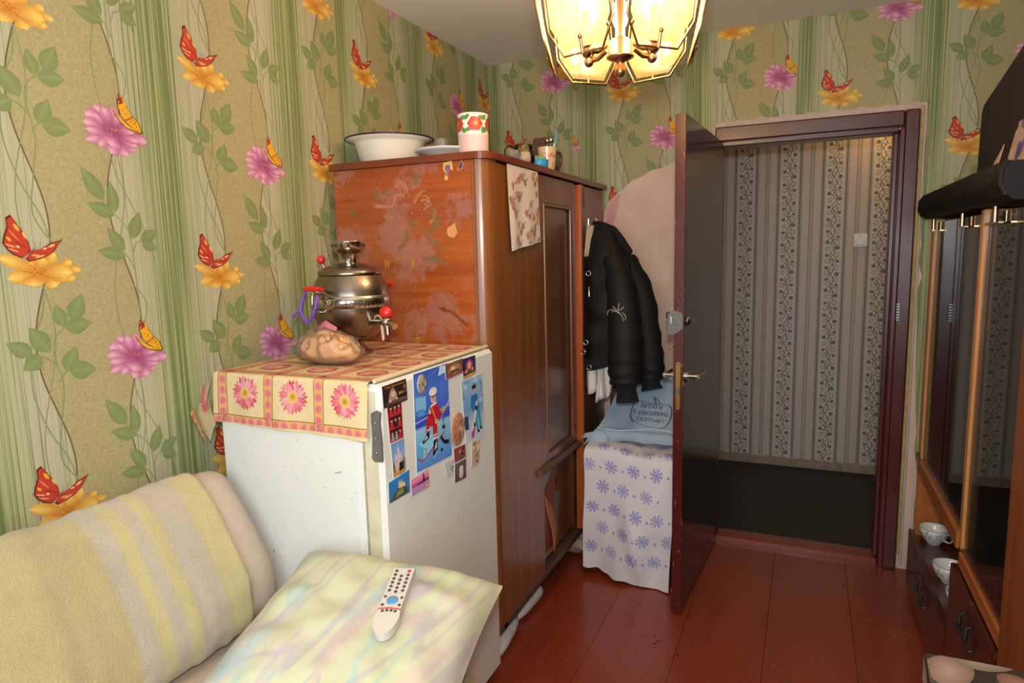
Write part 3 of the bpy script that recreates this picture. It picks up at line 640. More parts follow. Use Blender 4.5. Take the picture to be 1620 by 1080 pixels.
# top slab with rounded front corners
poly = [(.028, WY1 + .008), (.028, WY0 - .012)]
for i in range(7): a = -PI / 2 + PI / 2 * i / 6; poly.append((.668 - .05 + .05 * math.cos(a), WY0 - .012 + .05 + .05 * math.sin(a)))
poly += [(.668, WY1 + .008)]
mb = MB(); mb.prism(poly, lambda u, v, h: (u, v, h), 1.813, WZ); mb.build('top_slab', M_wtop, wd)
# rounded corner post
mb = MB()
prof = [(.601, WY0 + .03), (.601, WY0)] + [(.655 - .05 + .05 * math.sin(a), WY0 + .05 - .05 * math.cos(a)) for a in [PI / 2 * i / 8 for i in range(9)]] + [(.655, WY0 + .075), (.62, WY0 + .075)]
mb.prism(prof, lambda u, v, h: (u, v, h), .14, 1.812, smooth=False); mb.build('corner_post', M_wfront, wd)
mb = MB(); mb.tube([(.604, WY0 - .001, .14), (.604, WY0 - .001, 1.81)], .0018, 6); mb.build('edge_bead', mat('pale_bead', (150, 100, 68), .5), wd)
# front: plain door, framed door, lower panel, right-hand door standing a little proud
mb = MB(); mb.box(.632, .653, WY0 + .077, -.935, .165, 1.808, .002); mb.build('door', M_wfront, wd)
dr = MB(); dr.box(.630, .650, -.933, -.885, .62, 1.808, .002).box(.630, .650, -.545, -.495, .62, 1.808, .002).box(.630, .650, -.885, -.545, 1.70, 1.808, .002).box(.630, .650, -.885, -.545, .62, .66, .002)
dr = dr.build('door', M_wdark, wd)
mb = MB(); mb.box(.630, .638, -.884, -.546, .661, 1.699); mb.build('door_panel', M_wdark, dr)
M_mould = wood('worn_moulding', (150, 92, 62), (104, 58, 36), 'z', 18, .25, .6, .05)
mb = MB(); mb.tube([(.648, -.553, .66), (.648, -.553, 1.70)], .007, 8).tube([(.648, -.878, .66), (.648, -.878, 1.70)], .007, 8).tube([(.648, -.878, 1.693), (.648, -.553, 1.693)], .007, 8); mb.build('moulding', M_mould, dr)
mb = MB(); mb.box(.628, .634, -.933, -.50, .20, .60); lp = mb.build('lower_panel', M_wdark, wd)
mb = MB(); mb.grid(lambda u, v: (.6345 + .03 * (1 - v) ** 2 * (1 - u), -.86 + .10 * u + .02 * math.sin(v * 5), .215 + .26 * v * (1 - .35 * u)), 6, 8); solidify(mb.build('peeled_veneer', mat('peeled_veneer_orange', (196, 120, 54), .6, var=.35, vs=25), lp), .0015)
pr = Print(); pr.poly([(-.90, .22), (-.80, .21), (-.76, .34), (-.78, .44), (-.73, .52), (-.80, .56), (-.90, .50)], (140, 62, 40)); pr.poly([(-.83, .28), (-.74, .26), (-.70, .44), (-.78, .46)], (112, 88, 78)); pr.disc((-.75, .50), .014, .018, (30, 18, 12))
mb = MB(); pr.lay(mb, lambda u, v, h: (.634 + h, u, v), .0003, .0001); mb.build('veneer_damage', mat('bare_chipboard', (255, 255, 255), .8, vcol=True, var=.2, vs=40), lp)
mb = MB(); mb.tube([(.655, -1.0, .615), (.655, -.48, .60)], .016, 8); mb.build('rail', wood('grey_worn_rail', (110, 82, 64), (76, 54, 42), 'y', 14, .6, 0), wd)
mb = MB(); mb.box(.60, .655, WY0 + .02, WY1, .135, .164, .004); mb.build('base_rail', wood('grey_base_rail', (88, 62, 48), (58, 40, 30), 'y', 14, .55, .1), wd)
mb = MB(); mb.box(.634, .672, -.463, -.440, .165, 1.805, .002); mb.build('door_edge', M_worange, wd)
mb = MB(); mb.box(.634, .650, -.438, WY1, .165, 1.808, .002); rd = mb.build('door', M_wdark, wd)
mb = MB(); mb.box(.6502, .6515, -.425, -.355, 1.715, 1.795); mb.build('grey_patch', mat('grey_worn_patch', (88, 84, 84), .5, .4, var=.5, vs=30), rd)
mb = MB(); mb.tube([(.6505, -.285, 1.625), (.675, -.285, 1.622), (.69, -.285, 1.635), (.69, -.285, 1.652), (.682, -.285, 1.662)], .0045, 8).tube([(.6502, -.285, 1.60), (.6502, -.285, 1.66)], .008, 8); hk = mb.build('coat_hook', M_steel, rd)
mb = MB(); mb.box(.036, .60, WY1 - .02, WY1, .14, 1.812).box(.036, .05, WY0 + .021, WY1 - .021, .14, 1.812).box(.05, .628, WY0 + .021, WY1 - .021, .15, .165); mb.build('carcass', M_wdark, wd)
for x in (.07, .58):
    for y in (WY0 + .06, WY1 - .06):
        mb = MB(); mb.tube([(x, y, .14), (x, y, 0)], [.03, .02], 10); mb.build('foot', M_wdark, wd)
# faded drawings, scraped transfers and two stickers on the side
pr = Print(); rnd = random.Random(21); sx = lambda px: .055 + (px - 30) / 800 * .535; sz = lambda py: 1.80 - (py - 40) / 1000 * .63
def smear(pts, w, c, n=9):
    q = smooth([(sx(a), sz(b)) for a, b in pts], 6)
    for k in range(n):
        d = rnd.gauss(0, w * .32); e = rnd.gauss(0, w * .32); i0 = rnd.randint(0, len(q) // 2); i1 = rnd.randint(len(q) // 2, len(q))
        if i1 - i0 > 1: pr.stroke([(a + d + rnd.gauss(0, .0008), b + e) for a, b in q[i0:i1]], .0016 + .003 * rnd.random(), mixc(c, (166, 82, 36), .25 + .4 * rnd.random()))
GR = (104, 108, 74); PKc = (196, 140, 120); YL = (206, 150, 48)
smear([(395, 135), (420, 110), (455, 125), (480, 190)], .012, PKc, 12); smear([(385, 235), (400, 190), (440, 180), (455, 195)], .012, PKc, 12); smear([(255, 225), (300, 230), (380, 237)], .01, PKc); smear([(320, 270), (350, 300), (400, 330)], .02, PKc, 14); smear([(550, 210), (590, 205), (600, 240), (560, 245)], .02, PKc, 10)
smear([(500, 240), (530, 190), (570, 160)], .01, (206, 150, 110)); smear([(610, 270), (630, 300), (590, 345)], .016, PKc, 14)
for pts in [[(250, 130), (280, 170), (290, 200)], [(330, 160), (360, 170)], [(490, 60), (520, 120), (540, 60)], [(580, 250), (640, 330), (600, 380)], [(460, 370), (450, 430), (400, 490)], [(570, 380), (610, 430), (660, 500)], [(560, 530), (620, 530), (700, 570)], [(90, 260), (140, 265)], [(480, 345), (530, 330)], [(640, 460), (690, 480)]]: smear(pts, .018, GR, 12)
for c in [(318, 555), (480, 550)]: smear([(c[0], c[1] - 25), (c[0] + 6, c[1]), (c[0], c[1] + 28)], .018, YL, 16)
smear([(440, 900), (500, 830), (520, 900), (470, 940)], .05, (168, 128, 120), 40); smear([(640, 900), (700, 850), (780, 910)], .04, (160, 118, 112), 34); smear([(600, 720), (680, 760), (720, 820)], .03, (160, 118, 112), 24); smear([(640, 800), (700, 820), (800, 900)], .012, (84, 40, 18), 10); smear([(300, 980), (350, 1000)], .03, (170, 130, 122), 16); smear([(460, 1010), (520, 980)], .03, (196, 160, 70), 12)
for k in range(60): a = 60 + 740 * rnd.random(); b = 300 + 700 * rnd.random(); pr.stroke([(sx(a), sz(b)), (sx(a + 30 + 60 * rnd.random()), sz(b + rnd.gauss(0, 3)))], .0009, mixc((196, 150, 120), (90, 40, 18), rnd.random()))
for k in range(40): a = 40 + 780 * rnd.random(); b = 50 + 950 * rnd.random(); pr.disc((sx(a), sz(b)), .0018, .0018, (214, 176, 140), n=5)
pr = pr.clip(rect(.04, .598, .2, 1.81)); mb = MB(); pr.lay(mb, lambda u, v, h: (u, WY0 - h, v), .0002, .000002); o = mb.build('scribbles', mat('faded_paint_marks', (255, 255, 255), .45, vcol=True, var=.1, vs=50), sd); o['kind'] = 'stuff'
M_sticker = mat('sticker_print', (255, 255, 255), .35, vcol=True, var=0)
for pts, c, lb in [([(690, 25), (740, 20), (742, 70), (726, 62), (718, 50), (712, 118), (692, 112), (702, 80), (688, 60)], (224, 180, 90), 'yellow and purple sticker'), ([(795, 14), (806, 40), (800, 66), (774, 76), (764, 66), (780, 32)], (190, 110, 60), 'orange and blue sticker'), ([(700, 370), (745, 342), (758, 398), (735, 422), (706, 414), (696, 392)], (210, 150, 84), 'tan sticker remnant')]:
    p = Print(); q = [(sx(a), sz(b)) for a, b in pts]; p.poly(q, c); ce = (sum(a for a, b in q) / len(q), sum(b for a, b in q) / len(q))
    if c[2] != 84: p.poly([(ce[0] + (a - ce[0]) * .55, ce[1] + (b - ce[1]) * .6) for a, b in q], (110, 84, 140) if c[0] > 200 else (60, 66, 120))
    mb = MB(); p.lay(mb, lambda u, v, h: (u, WY0 - h, v), .0008, .0001); o = mb.build('sticker', M_sticker, sd); o['label'] = lb

# ---------------------------------------------------------------- refrigerator
FX0, FX1, FY0, FY1, FZ = .135, .675, -2.085, -1.432, 1.195
fg = thing('refrigerator', 'old white refrigerator between sofa and wardrobe with pictures on its door', 'refrigerator', (.40, -1.76, 0))
M_enam = mat('white_enamel_aged', (226, 224, 216), .3, var=.07, vs=3, coat=.2); M_enam2 = mat('yellowed_enamel', (218, 206, 178), .4, var=.3, vs=16)
mb = MB(); mb.box(FX0, .612, FY0, FY1, .05, FZ, .012); fb = mb.build('body', M_enam, fg)
mb = MB(); mb.box(.612, .626, FY0 + .012, FY1 - .012, .06, FZ - .012); mb.build('door_gasket', mat('grey_gasket', (176, 164, 138), .7, var=.4, vs=30), fg)
mb = MB(); mb.box(.626, FX1, FY0 + .004, FY1, .055, FZ - .004, .012); fd = mb.build('door', M_enam, fg)
mb = MB(); mb.box(.6262, FX1 - .012, FY0 + .0025, FY0 + .0045, .07, FZ - .02); mb.build('door_edge', M_enam2, fd)
mb = MB(); mb.prism([(.652, 1.008), (.66, 1.0), (.682, 1.002), (.683, 1.05), (.679, 1.10), (.683, 1.125), (.67, 1.13), (.655, 1.122), (.656, 1.06)], lambda u, v, h: (u, FY0 - h, v), .000, .006); hp = mb.build('hinge_cover', mat('grey_plastic_hinge', (104, 98, 92), .6, var=.3, vs=40), fg)
for z in (1.025, 1.062, 1.10): mb = MB(); mb.ball((.668, FY0 - .007, z), .0035, 8); mb.build('rivet', M_steel, hp)
pr = Print(); rnd = random.Random(31)
for k in range(46): pr.disc((.16 + .46 * rnd.random(), .6 + .45 * rnd.random()), .0012, .001 + .002 * rnd.random(), (140, 130, 110), n=5)
pr.stroke([(.53, .955), (.545, .957), (.552, .962)], .002, (120, 110, 96)); pr.stroke([(.30, .70), (.305, .71)], .002, (90, 84, 70))
mb = MB(); pr.lay(mb, lambda u, v, h: (u, FY0 - h, v), .0003, .00001); o = mb.build('specks', M_sticker, fb); o['kind'] = 'stuff'
for x in (.2, .62):
    for y in (FY0 + .06, FY1 - .06):
        mb = MB(); mb.tube([(x, y, .052), (x, y, 0)], .018, 8); mb.build('foot', mat('black_foot', (30, 30, 30), .6), fg)
# ---------------------------------------------------------------- oilcloth on the refrigerator
M_oil = mat('oilcloth_print', (255, 255, 255), .32, vcol=True, var=.10, vs=70, spec=.5)
def oilcloth():
    CZ = FZ + .003; y0 = FY0 - .004; BG = (226, 200, 152); BAND = (222, 168, 104); LN = (128, 88, 30)
    pr = Print(); sq = .158; bw = .030
    # sheet coordinates: u = x, v = distance from the front fold (v<0 hangs down)
    def daisy(cu, cv, r):
        for ring, k, c0, c1 in ((1.0, 22, (196, 60, 84), (232, 150, 160)), (.9, 20, (216, 92, 110), (240, 190, 190))):
            for i in range(k):
                a = 2 * PI * (i + rnd.random() * .4) / k; L_ = r * ring * (.9 + .15 * rnd.random()); c = mixc(c0, c1, rnd.random())
                pr.petal((cu, cv), (cu + L_ * math.cos(a), cv + L_ * math.sin(a)), r * .3, mixc(c, (240, 180, 180), .4), c, mixc(c, (180, 40, 60), .25), 3, 1.3, .6)
        pr.disc((cu, cv), r * .36, r * .36, (206, 150, 60), (226, 190, 110), 14); pr.disc((cu, cv), r * .16, r * .16, (190, 120, 40), (206, 150, 60), 10)
    def mini(cu, cv):
        for i in range(7):
            a = 2 * PI * i / 7; pr.petal((cu, cv), (cu + .0125 * math.cos(a), cv + .0125 * math.sin(a)), .010, (212, 104, 116), (232, 150, 150), (206, 96, 110), 3)
    colx = [.138 + .012, .138 + .012 + sq, .138 + .012 + 2 * sq, .138 + 3 * sq + .012]
    colx = [.165, .330, .497]
    rowv = [-.135, .025, .185, .345, .505]
    rnd = random.Random(5)
    def band_v(x): pr.l = 1; pr.poly(rect(x - bw / 2, x + bw / 2, -.16, .66), BAND); pr.l = 3; pr.poly(rect(x - bw / 2 - .001, x - bw / 2 + .001, -.16, .66), LN); pr.poly(rect(x + bw / 2 - .001, x + bw / 2 + .001, -.16, .66), LN)
    def band_h(v): pr.l = 1; pr.poly(rect(.13, .68, v - bw / 2, v + bw / 2), BAND); pr.l = 3; pr.poly(rect(.13, .68, v - bw / 2 - .001, v - bw / 2 + .001), LN); pr.poly(rect(.13, .68, v + bw / 2 - .001, v + bw / 2 + .001), LN)
    for x in colx: band_v(x)
    for v in rowv: band_h(v)
    for x in colx:
        for k in range(-4, 24): pr.l = 5; mini(x, k * .0295 + .006)
    for v in rowv:
        for k in range(18): pr.l = 5; mini(.15 + k * .0295, v)
    for i, x in enumerate(colx):
        for v in (-.056, .105, .265, .425, .58):
            pr.l = 6; daisy(x + .084, v, .047)
    return pr, CZ, y0, BG
pr, CZ, y0, BG = oilcloth(); CX0, CX1 = .132, .648
R_ = .010
def sheet(u, v, h=0):
    """oilcloth surface: flat top, bend at the fridge edge, hanging front with slight waves"""
    wav = .003 * math.sin(u * 23) + .002 * math.sin(u * 51 + 1)
    dz = .0015 * math.sin(u * 31) * math.sin(v * 27) if v > .03 else 0
    if v >= 0: return (u, y0 + R_ + v, CZ + h + dz * 0 + .0)
    a = min(PI / 2, -v / R_); d = max(0, -v - R_ * PI / 2)
    return (u, y0 + R_ - (R_ + h) * math.sin(a) + (.0075 + wav) * -min(1, d / .1), CZ - R_ + (R_ + h) * math.cos(a) - d)
cl = thing('oilcloth', 'patterned oilcloth with pink daisies draped over the refrigerator top', 'tablecloth', (.40, -1.76, CZ))
mb = MB(); n = 36
vv = [-.146 + .012 * (0)] ; vs_ = [-.142, -.12, -.09, -.06, -.03, -.0157, -.013, -.010, -.007, -.004, 0, .05, .1, .2, .3, .4, .5, .6, .645]
mb.grid(lambda u, v: sheet(CX0 + (CX1 - CX0) * u, vs_[round(v * (len(vs_) - 1))] - (.010 * u if v == 0 else 0)), n, len(vs_) - 1, col=BG, flip=True)
pc = pr.clip(rect(CX0, CX1, -.141, .643))
# cut the print along the bend so it follows it
cuts = [-.141, -.12, -.09, -.06, -.03, -.0157, -.013, -.010, -.007, -.004, 0, .643]
for a, b_ in zip(cuts, cuts[1:]):
    row = pc.clip(rect(CX0, CX1, a, b_))
    for k in range(n if b_ < -.004 else 1):
        m_ = n if b_ < -.004 else 1; row.clip(rect(CX0 + (CX1 - CX0) * k / m_, CX0 + (CX1 - CX0) * (k + 1) / m_, a, b_)).lay(mb, sheet, .0007, .00002)
solid = mb.build('cloth', M_oil, cl)
# corner that sticks out to the left, folded, and the hem on the right
mb = MB(); pts = [(.132, y0, CZ), (.122, y0 - .018, CZ - .07), (.142, y0 - .014, CZ - .142), (.118, y0 - .004, CZ - .165), (.088, y0 + .01, CZ - .205), (.016, y0 + .02, CZ - .145), (.075, y0 + .03, CZ - .045)]
fan = (.10, y0 - .006, CZ - .10)
mb.add([fan] + pts, [(0, i + 1, (i + 1) % 7 + 1) for i in range(7)], (228, 206, 164)); pr2 = Print()
def cq(u, v, h): # u,v in 0..1 over the flap
    a = Vector(pts[0]); b = Vector(pts[5]); c = Vector(pts[4]); d = Vector(pts[2]); p = (a.lerp(d, v)).lerp(b.lerp(c, v), u); return p + Vector((-.3, -1, 0)).normalized() * (h + .012 + .006)
rnd = random.Random(3)
pr2.poly([(.72, .02), (.86, .02), (.95, .98), (.78, .98)], (222, 168, 104)); pr2.stroke([(.72, .02), (.78, .98)], .02, (128, 88, 30)); pr2.stroke([(.87, .02), (.96, .98)], .02, (128, 88, 30))
for v in (.2, .45, .7, .92):
    for i in range(7): a = 2 * PI * i / 7; pr2.petal((.80 + v * .06, v), (.80 + v * .06 + .05 * math.cos(a), v + .07 * math.sin(a)), .05, (208, 96, 100), (226, 130, 120), (200, 90, 96), 3)
for i in range(9): a = -PI / 2 + PI * i / 8 + PI; pr2.petal((.08, .42), (.08 - .28 * math.cos(a), .42 + .3 * math.sin(a)), .10, (240, 170, 176), (220, 80, 104), (210, 60, 90), 3)
pr2.lay(mb, cq, .0003, .0001); mb.build('folded_corner', M_oil, cl)
mb = MB(); mb.tube([(CX1 + .006, y0 + .02, CZ), (CX1 + .008, -1.75, CZ + .002), (CX1 + .006, FY1 - .01, CZ + .001)], .006, 6); mb.build('hem', mat('pale_hem', (228, 202, 166), .4), cl)

# ---------------------------------------------------------------- sofa, cushion, towel, pillows
M_beige = mat('beige_upholstery', (196, 172, 146), .85, var=.12, vs=10, bump=.5, bs=260, sheen=.2); M_beige2 = mat('beige_rib_fabric', (200, 180, 162), .9, var=.1, vs=30, bump=.6, bs=330)
sf = thing('sofa', 'beige upholstered sofa along the flowered wall beside the refrigerator', 'sofa', (.45, -2.8, 0))
SZ = .555; SY1 = -2.105
def rounded_slab(x0, x1, ya, yb, z0, z1, r, sag=0):
    def f(u, v):
        a = 2 * PI * u; cx, cz = (x0 + x1) / 2, (z0 + z1) / 2; hx, hz = (x1 - x0) / 2, (z1 - z0) / 2
        c, s_ = math.cos(a), math.sin(a); p = .22
        x = cx + hx * math.copysign(abs(c) ** p, c); z = cz + hz * math.copysign(abs(s_) ** p, s_)
        e = max(0, abs(2 * v - 1) - .94) / .06; k = 1 - .06 * e * e
        z = cz + (z - cz) * (1 - .12 * e * e) + (sag * math.sin(x * 9 + v * 7) if s_ > .2 else 0); return (cx + (x - cx) * k, ya + (yb - ya) * v, z)
    m = MB(); m.grid(f, 48, 28, cu=True); n0 = 48
    m.add([f(i / 48, 0) for i in range(48)], [list(range(48))]); m.add([f(i / 48, 1) for i in range(48)], [list(range(48))[::-1]]); return m
rounded_slab(.06, .875, -3.70, SY1, .27, SZ, .03, .004).build('seat', M_beige, sf)
mb = MB(); mb.box(.08, .85, -3.68, SY1 - .015, .06, .275, .01); mb.build('base', mat('brown_sofa_base', (120, 92, 70), .8, bump=.3), sf)
for x in (.12, .80):
    for y in (-3.6, SY1 - .1): mb = MB(); mb.tube([(x, y, .065), (x, y, 0)], [.025, .018], 8); mb.build('leg', M_wdark, sf)
# back cushion leaning on the wall
bot = Vector((.37, 0, .575)); top = Vector((.15, 0, .965)); bdir = (top - bot).normalized(); ndir = Vector((bdir.z, 0, -bdir.x)); CC = (bot + top) / 2 - ndir * .035; HB = .205; HC = .092; CY0, CY1 = -3.55, -2.112
def cush(a, th, off=0):
    y = CY0 + (CY1 - CY0) * a; c, s_ = math.cos(th), math.sin(th)
    e = max(0, (y - (CY1 - .10)) / .10); k = math.sqrt(max(0.0, 1 - e ** 3)) * .75 + .25 * (1 - e ** 6); kb = 1 - .13 * e ** 3
    b = math.copysign(abs(c) ** .55, c) * (HB * kb + off); n = math.copysign(abs(s_) ** .75, s_) * (HC * max(k, .08) + off)
    w = .006 * noise.noise(Vector((y * 5, th * 1.5, 1))) + .004 * noise.noise(Vector((y * 13, th * 3, 4)))
    return CC + bdir * b + ndir * (n + w) + Vector((0, y, 0))
mb = MB(); mb.grid(lambda u, v: cush(v, 2 * PI * u), 40, 60, cu=True, flip=True); mb.add([cush(1, 2 * PI * i / 40) for i in range(40)], [list(range(40))])
cs_ = tag(mb.build('back_cushion', M_beige2, origin=(.25, -2.8, .5)), 'long beige ribbed back cushion leaning on the flowered wall', 'cushion')
mb = MB(); mb.tube([cush(.9995, 2 * PI * i / 40, .002) for i in range(40)], .004, 6, closed=True); mb.build('piping', mat('dark_piping', (120, 104, 92), .8), cs_)
# terry towel over the cushion, yellow with pale woven bands at its end
TY1 = -2.245
def towel_col(yy):
    d = TY1 - yy
    for a, b_ in ((.075, .155), (.19, .225), (.26, .30)):
        if a < d < b_: return (196, 182, 162)
    return (194, 176, 126) if d > .30 else (204, 190, 136)
m, nt, N, L, b = _new('yellow_terry'); a_ = N.new('ShaderNodeVertexColor'); a_.layer_name = 'Col'
nz = _noise(nt, _coords(nt, (1, 1, 1)), 230, 3, .7); nz2 = _noise(nt, _coords(nt, (1, 1, 1)), 14, 3)
L.new(_mix(nt, 1.0, _mix(nt, 1.0, a_.outputs[0], _ramp(nt, nz, [(.3, .82), (.65, 1.0)]), 'MULTIPLY'), _ramp(nt, nz2, [(.3, .90), (.7, 1.0)]), 'MULTIPLY'), b.inputs['Base Color'])
b.inputs['Roughness'].default_value = .95; b.inputs['Sheen Weight'].default_value = .4; _bump(nt, b, nz, .8, .004); M_terry = m
def tow(u, v):
    yy = -3.5 + (TY1 + 3.5) * v + .012 * math.sin(u * 4) * v; a = (yy - CY0) / (CY1 - CY0)
    th = -.45 + (PI - .15 + .45) * u
    fold = .010 * max(0, noise.noise(Vector((yy * 9, u * 1.2, 7)))) + .008 * math.exp(-((yy + 2.62 + .1 * u) / .03) ** 2) + .003 * noise.noise(Vector((yy * 30, u * 9, 2)))
    d = TY1 - yy; hem = .003 * math.exp(-((d - .075) / .006) ** 2) + .003 * math.exp(-((d - .155) / .006) ** 2)
    return cush(a, th, .012 + fold + hem)
ys = 110
mb = MB(); mb.grid(tow, 44, ys, colfn=lambda u, v: towel_col(-3.5 + (TY1 + 3.5) * v), flip=True)
o = solidify(tag(mb.build('towel', M_terry, origin=(.3, -2.8, .6)), 'yellow terry towel with pale bands spread over the back cushion', 'towel'), .006, 1)

def cushion(M, hx, hy, T, nx_=30, ny_=30, wr=.004, seed=0, corner=.0, pe=2.6):
    def f(u, v, sg):
        a = 2 * u - 1; b_ = 2 * v - 1; e = max(0, 1 - abs(a) ** pe) ** .55 * max(0, 1 - abs(b_) ** pe) ** .55
        pinch = 1 - .07 * (1 - abs(a) ** 2) * abs(b_) ** 3 ; pinch2 = 1 - .07 * (1 - abs(b_) ** 2) * abs(a) ** 3
        w = wr * noise.noise(Vector((a * 4 + seed, b_ * 4, sg))) * 2 + wr * .8 * noise.noise(Vector((a * 9 + seed, b_ * 9, sg)))
        return (a * hx * pinch2, b_ * hy * pinch, sg * (T * e) + w * e)
    m = MB(M); m.grid(lambda u, v: f(u, v, 1), nx_, ny_); m.grid(lambda u, v: f(u, v, -1), nx_, ny_, flip=True); return m, f
# pillow in a pastel case
m, nt, N, L, b = _new('pastel_pillowcase'); v_ = _coords(nt, (1, 1, 1))
c = _ramp(nt, _noise(nt, v_, 3, 2), [(.3, (198, 194, 168)), (.7, (192, 198, 160))])
def streak(scale, rot, col, lo, hi, c):
    mp = N.new('ShaderNodeMapping'); mp.inputs['Rotation'].default_value = (0, 0, rot); mp.inputs['Scale'].default_value = (1, .16, 1); L.new(v_, mp.inputs[0])
    n_ = _noise(nt, mp.outputs[0], scale, 1, .4, .7); f = _ramp(nt, _math(nt, 'ABSOLUTE', _math(nt, 'SUBTRACT', n_, .5)), [(lo, 1.0), (hi, 0.0)]); return _mix(nt, _math(nt, 'MULTIPLY', f, .5), c, rgb(col))
c = streak(9, .5, (172, 150, 176), .012, .03, c); c = streak(8, -1.0, (176, 160, 180), .010, .03, c); c = streak(6, 1.3, (150, 190, 190), .010, .03, c); c = streak(7, 2.2, (206, 178, 170), .008, .025, c)
L.new(c, b.inputs['Base Color']); b.inputs['Roughness'].default_value = .85; _bump(nt, b, _noise(nt, v_, 300, 2), .2); M_case = m
PM = Matrix.Translation((.765, -2.335, .670)) @ Matrix.Rotation(math.radians(12), 4, 'Z') @ Matrix.Rotation(math.radians(9), 4, 'X') @ Matrix.Rotation(math.radians(6), 4, 'Y')
mb, pf = cushion(PM, .262, .29, .092, wr=.009, pe=3.6)
pl = tag(mb.build('pillow', M_case, origin=(.765, -2.335, .56)), 'pillow in a pale lime and lilac patterned case beneath the remote', 'pillow')
subsurf(pl)
mb, _ = cushion(Matrix.Translation((.745, -2.36, .567)) @ Matrix.Rotation(math.radians(-12), 4, 'Z'), .20, .22, .010, 16, 16, seed=5); subsurf(tag(mb.build('folded_blanket', mat('brown_checked_wool', (150, 122, 92), .95, var=.35, vs=22, bump=.5), origin=(.745, -2.36, .556)), 'thin folded brown cloth under the lime pillow', 'blanket'))
# ================================================================== CHANDELIER
CHX, CHY, CHB = 1.178, -1.70, 1.955
ch = thing('chandelier', 'gold chandelier with amber glass panels and lit candle bulbs hanging from the ceiling', 'chandelier', (CHX, CHY, H))
M_gold = mat('polished_gold_metal', (190, 146, 88), .25, 1, var=.05); M_bronze = mat('satin_bronze', (176, 140, 104), .28, 1, var=.08)
m, nt, N, L, b = _new('amber_etched_glass'); N.remove(b); out = N['Material Output']
nz = _noise(nt, _coords(nt, (1, 1, 1)), 60, 4, .7, 1.5); col = _ramp(nt, nz, [(.36, (250, 220, 168)), (.66, (255, 240, 206))])
tr = N.new('ShaderNodeBsdfTransparent'); L.new(col, tr.inputs[0]); tl = N.new('ShaderNodeBsdfTranslucent'); L.new(col, tl.inputs[0]); gl = N.new('ShaderNodeBsdfGlossy'); gl.inputs['Roughness'].default_value = .15
df = N.new('ShaderNodeBsdfDiffuse'); L.new(col, df.inputs[0])
m1 = N.new('ShaderNodeMixShader'); L.new(_ramp(nt, nz, [(.4, .40), (.6, .55)]), m1.inputs[0]); L.new(tr.outputs[0], m1.inputs[1]); L.new(tl.outputs[0], m1.inputs[2])
m2 = N.new('ShaderNodeMixShader'); m2.inputs[0].default_value = .15; L.new(m1.outputs[0], m2.inputs[1]); L.new(df.outputs[0], m2.inputs[2])
m3 = N.new('ShaderNodeMixShader'); m3.inputs[0].default_value = .06; L.new(m2.outputs[0], m3.inputs[1]); L.new(gl.outputs[0], m3.inputs[2]); L.new(m3.outputs[0], out.inputs[0]); M_amber = m
M_bulb = emis('lit_candle_bulb', (255, 222, 168), 230)
cdir = math.atan2(CPOS.y - CHY, CPOS.x - CHX)
mb = MB(); mb.lathe([(.0001, -.022), (.008, -.02), (.0135, -.01), (.013, .002), (.006, .012), (.020, .018), (.034, .024), (.034, .028), (.030, .030), (.030, .060), (.022, .068), (.010, .075), (.010, .50), (.0001, .5)], (CHX, CHY, CHB + .0), 24); mb.build('hub', M_bronze, ch)
mb = MB(); mb.lathe([(.0001, -.055), (.055, -.05), (.05, -.02), (.02, 0), (.0001, 0)], (CHX, CHY, H - .0005), 24); mb.build('ceiling_rose', M_bronze, ch)
mb = MB(); mb.tube([(CHX, CHY, CHB + .49), (CHX, CHY, H - .04)], .006, 8); mb.build('rod', M_bronze, ch)
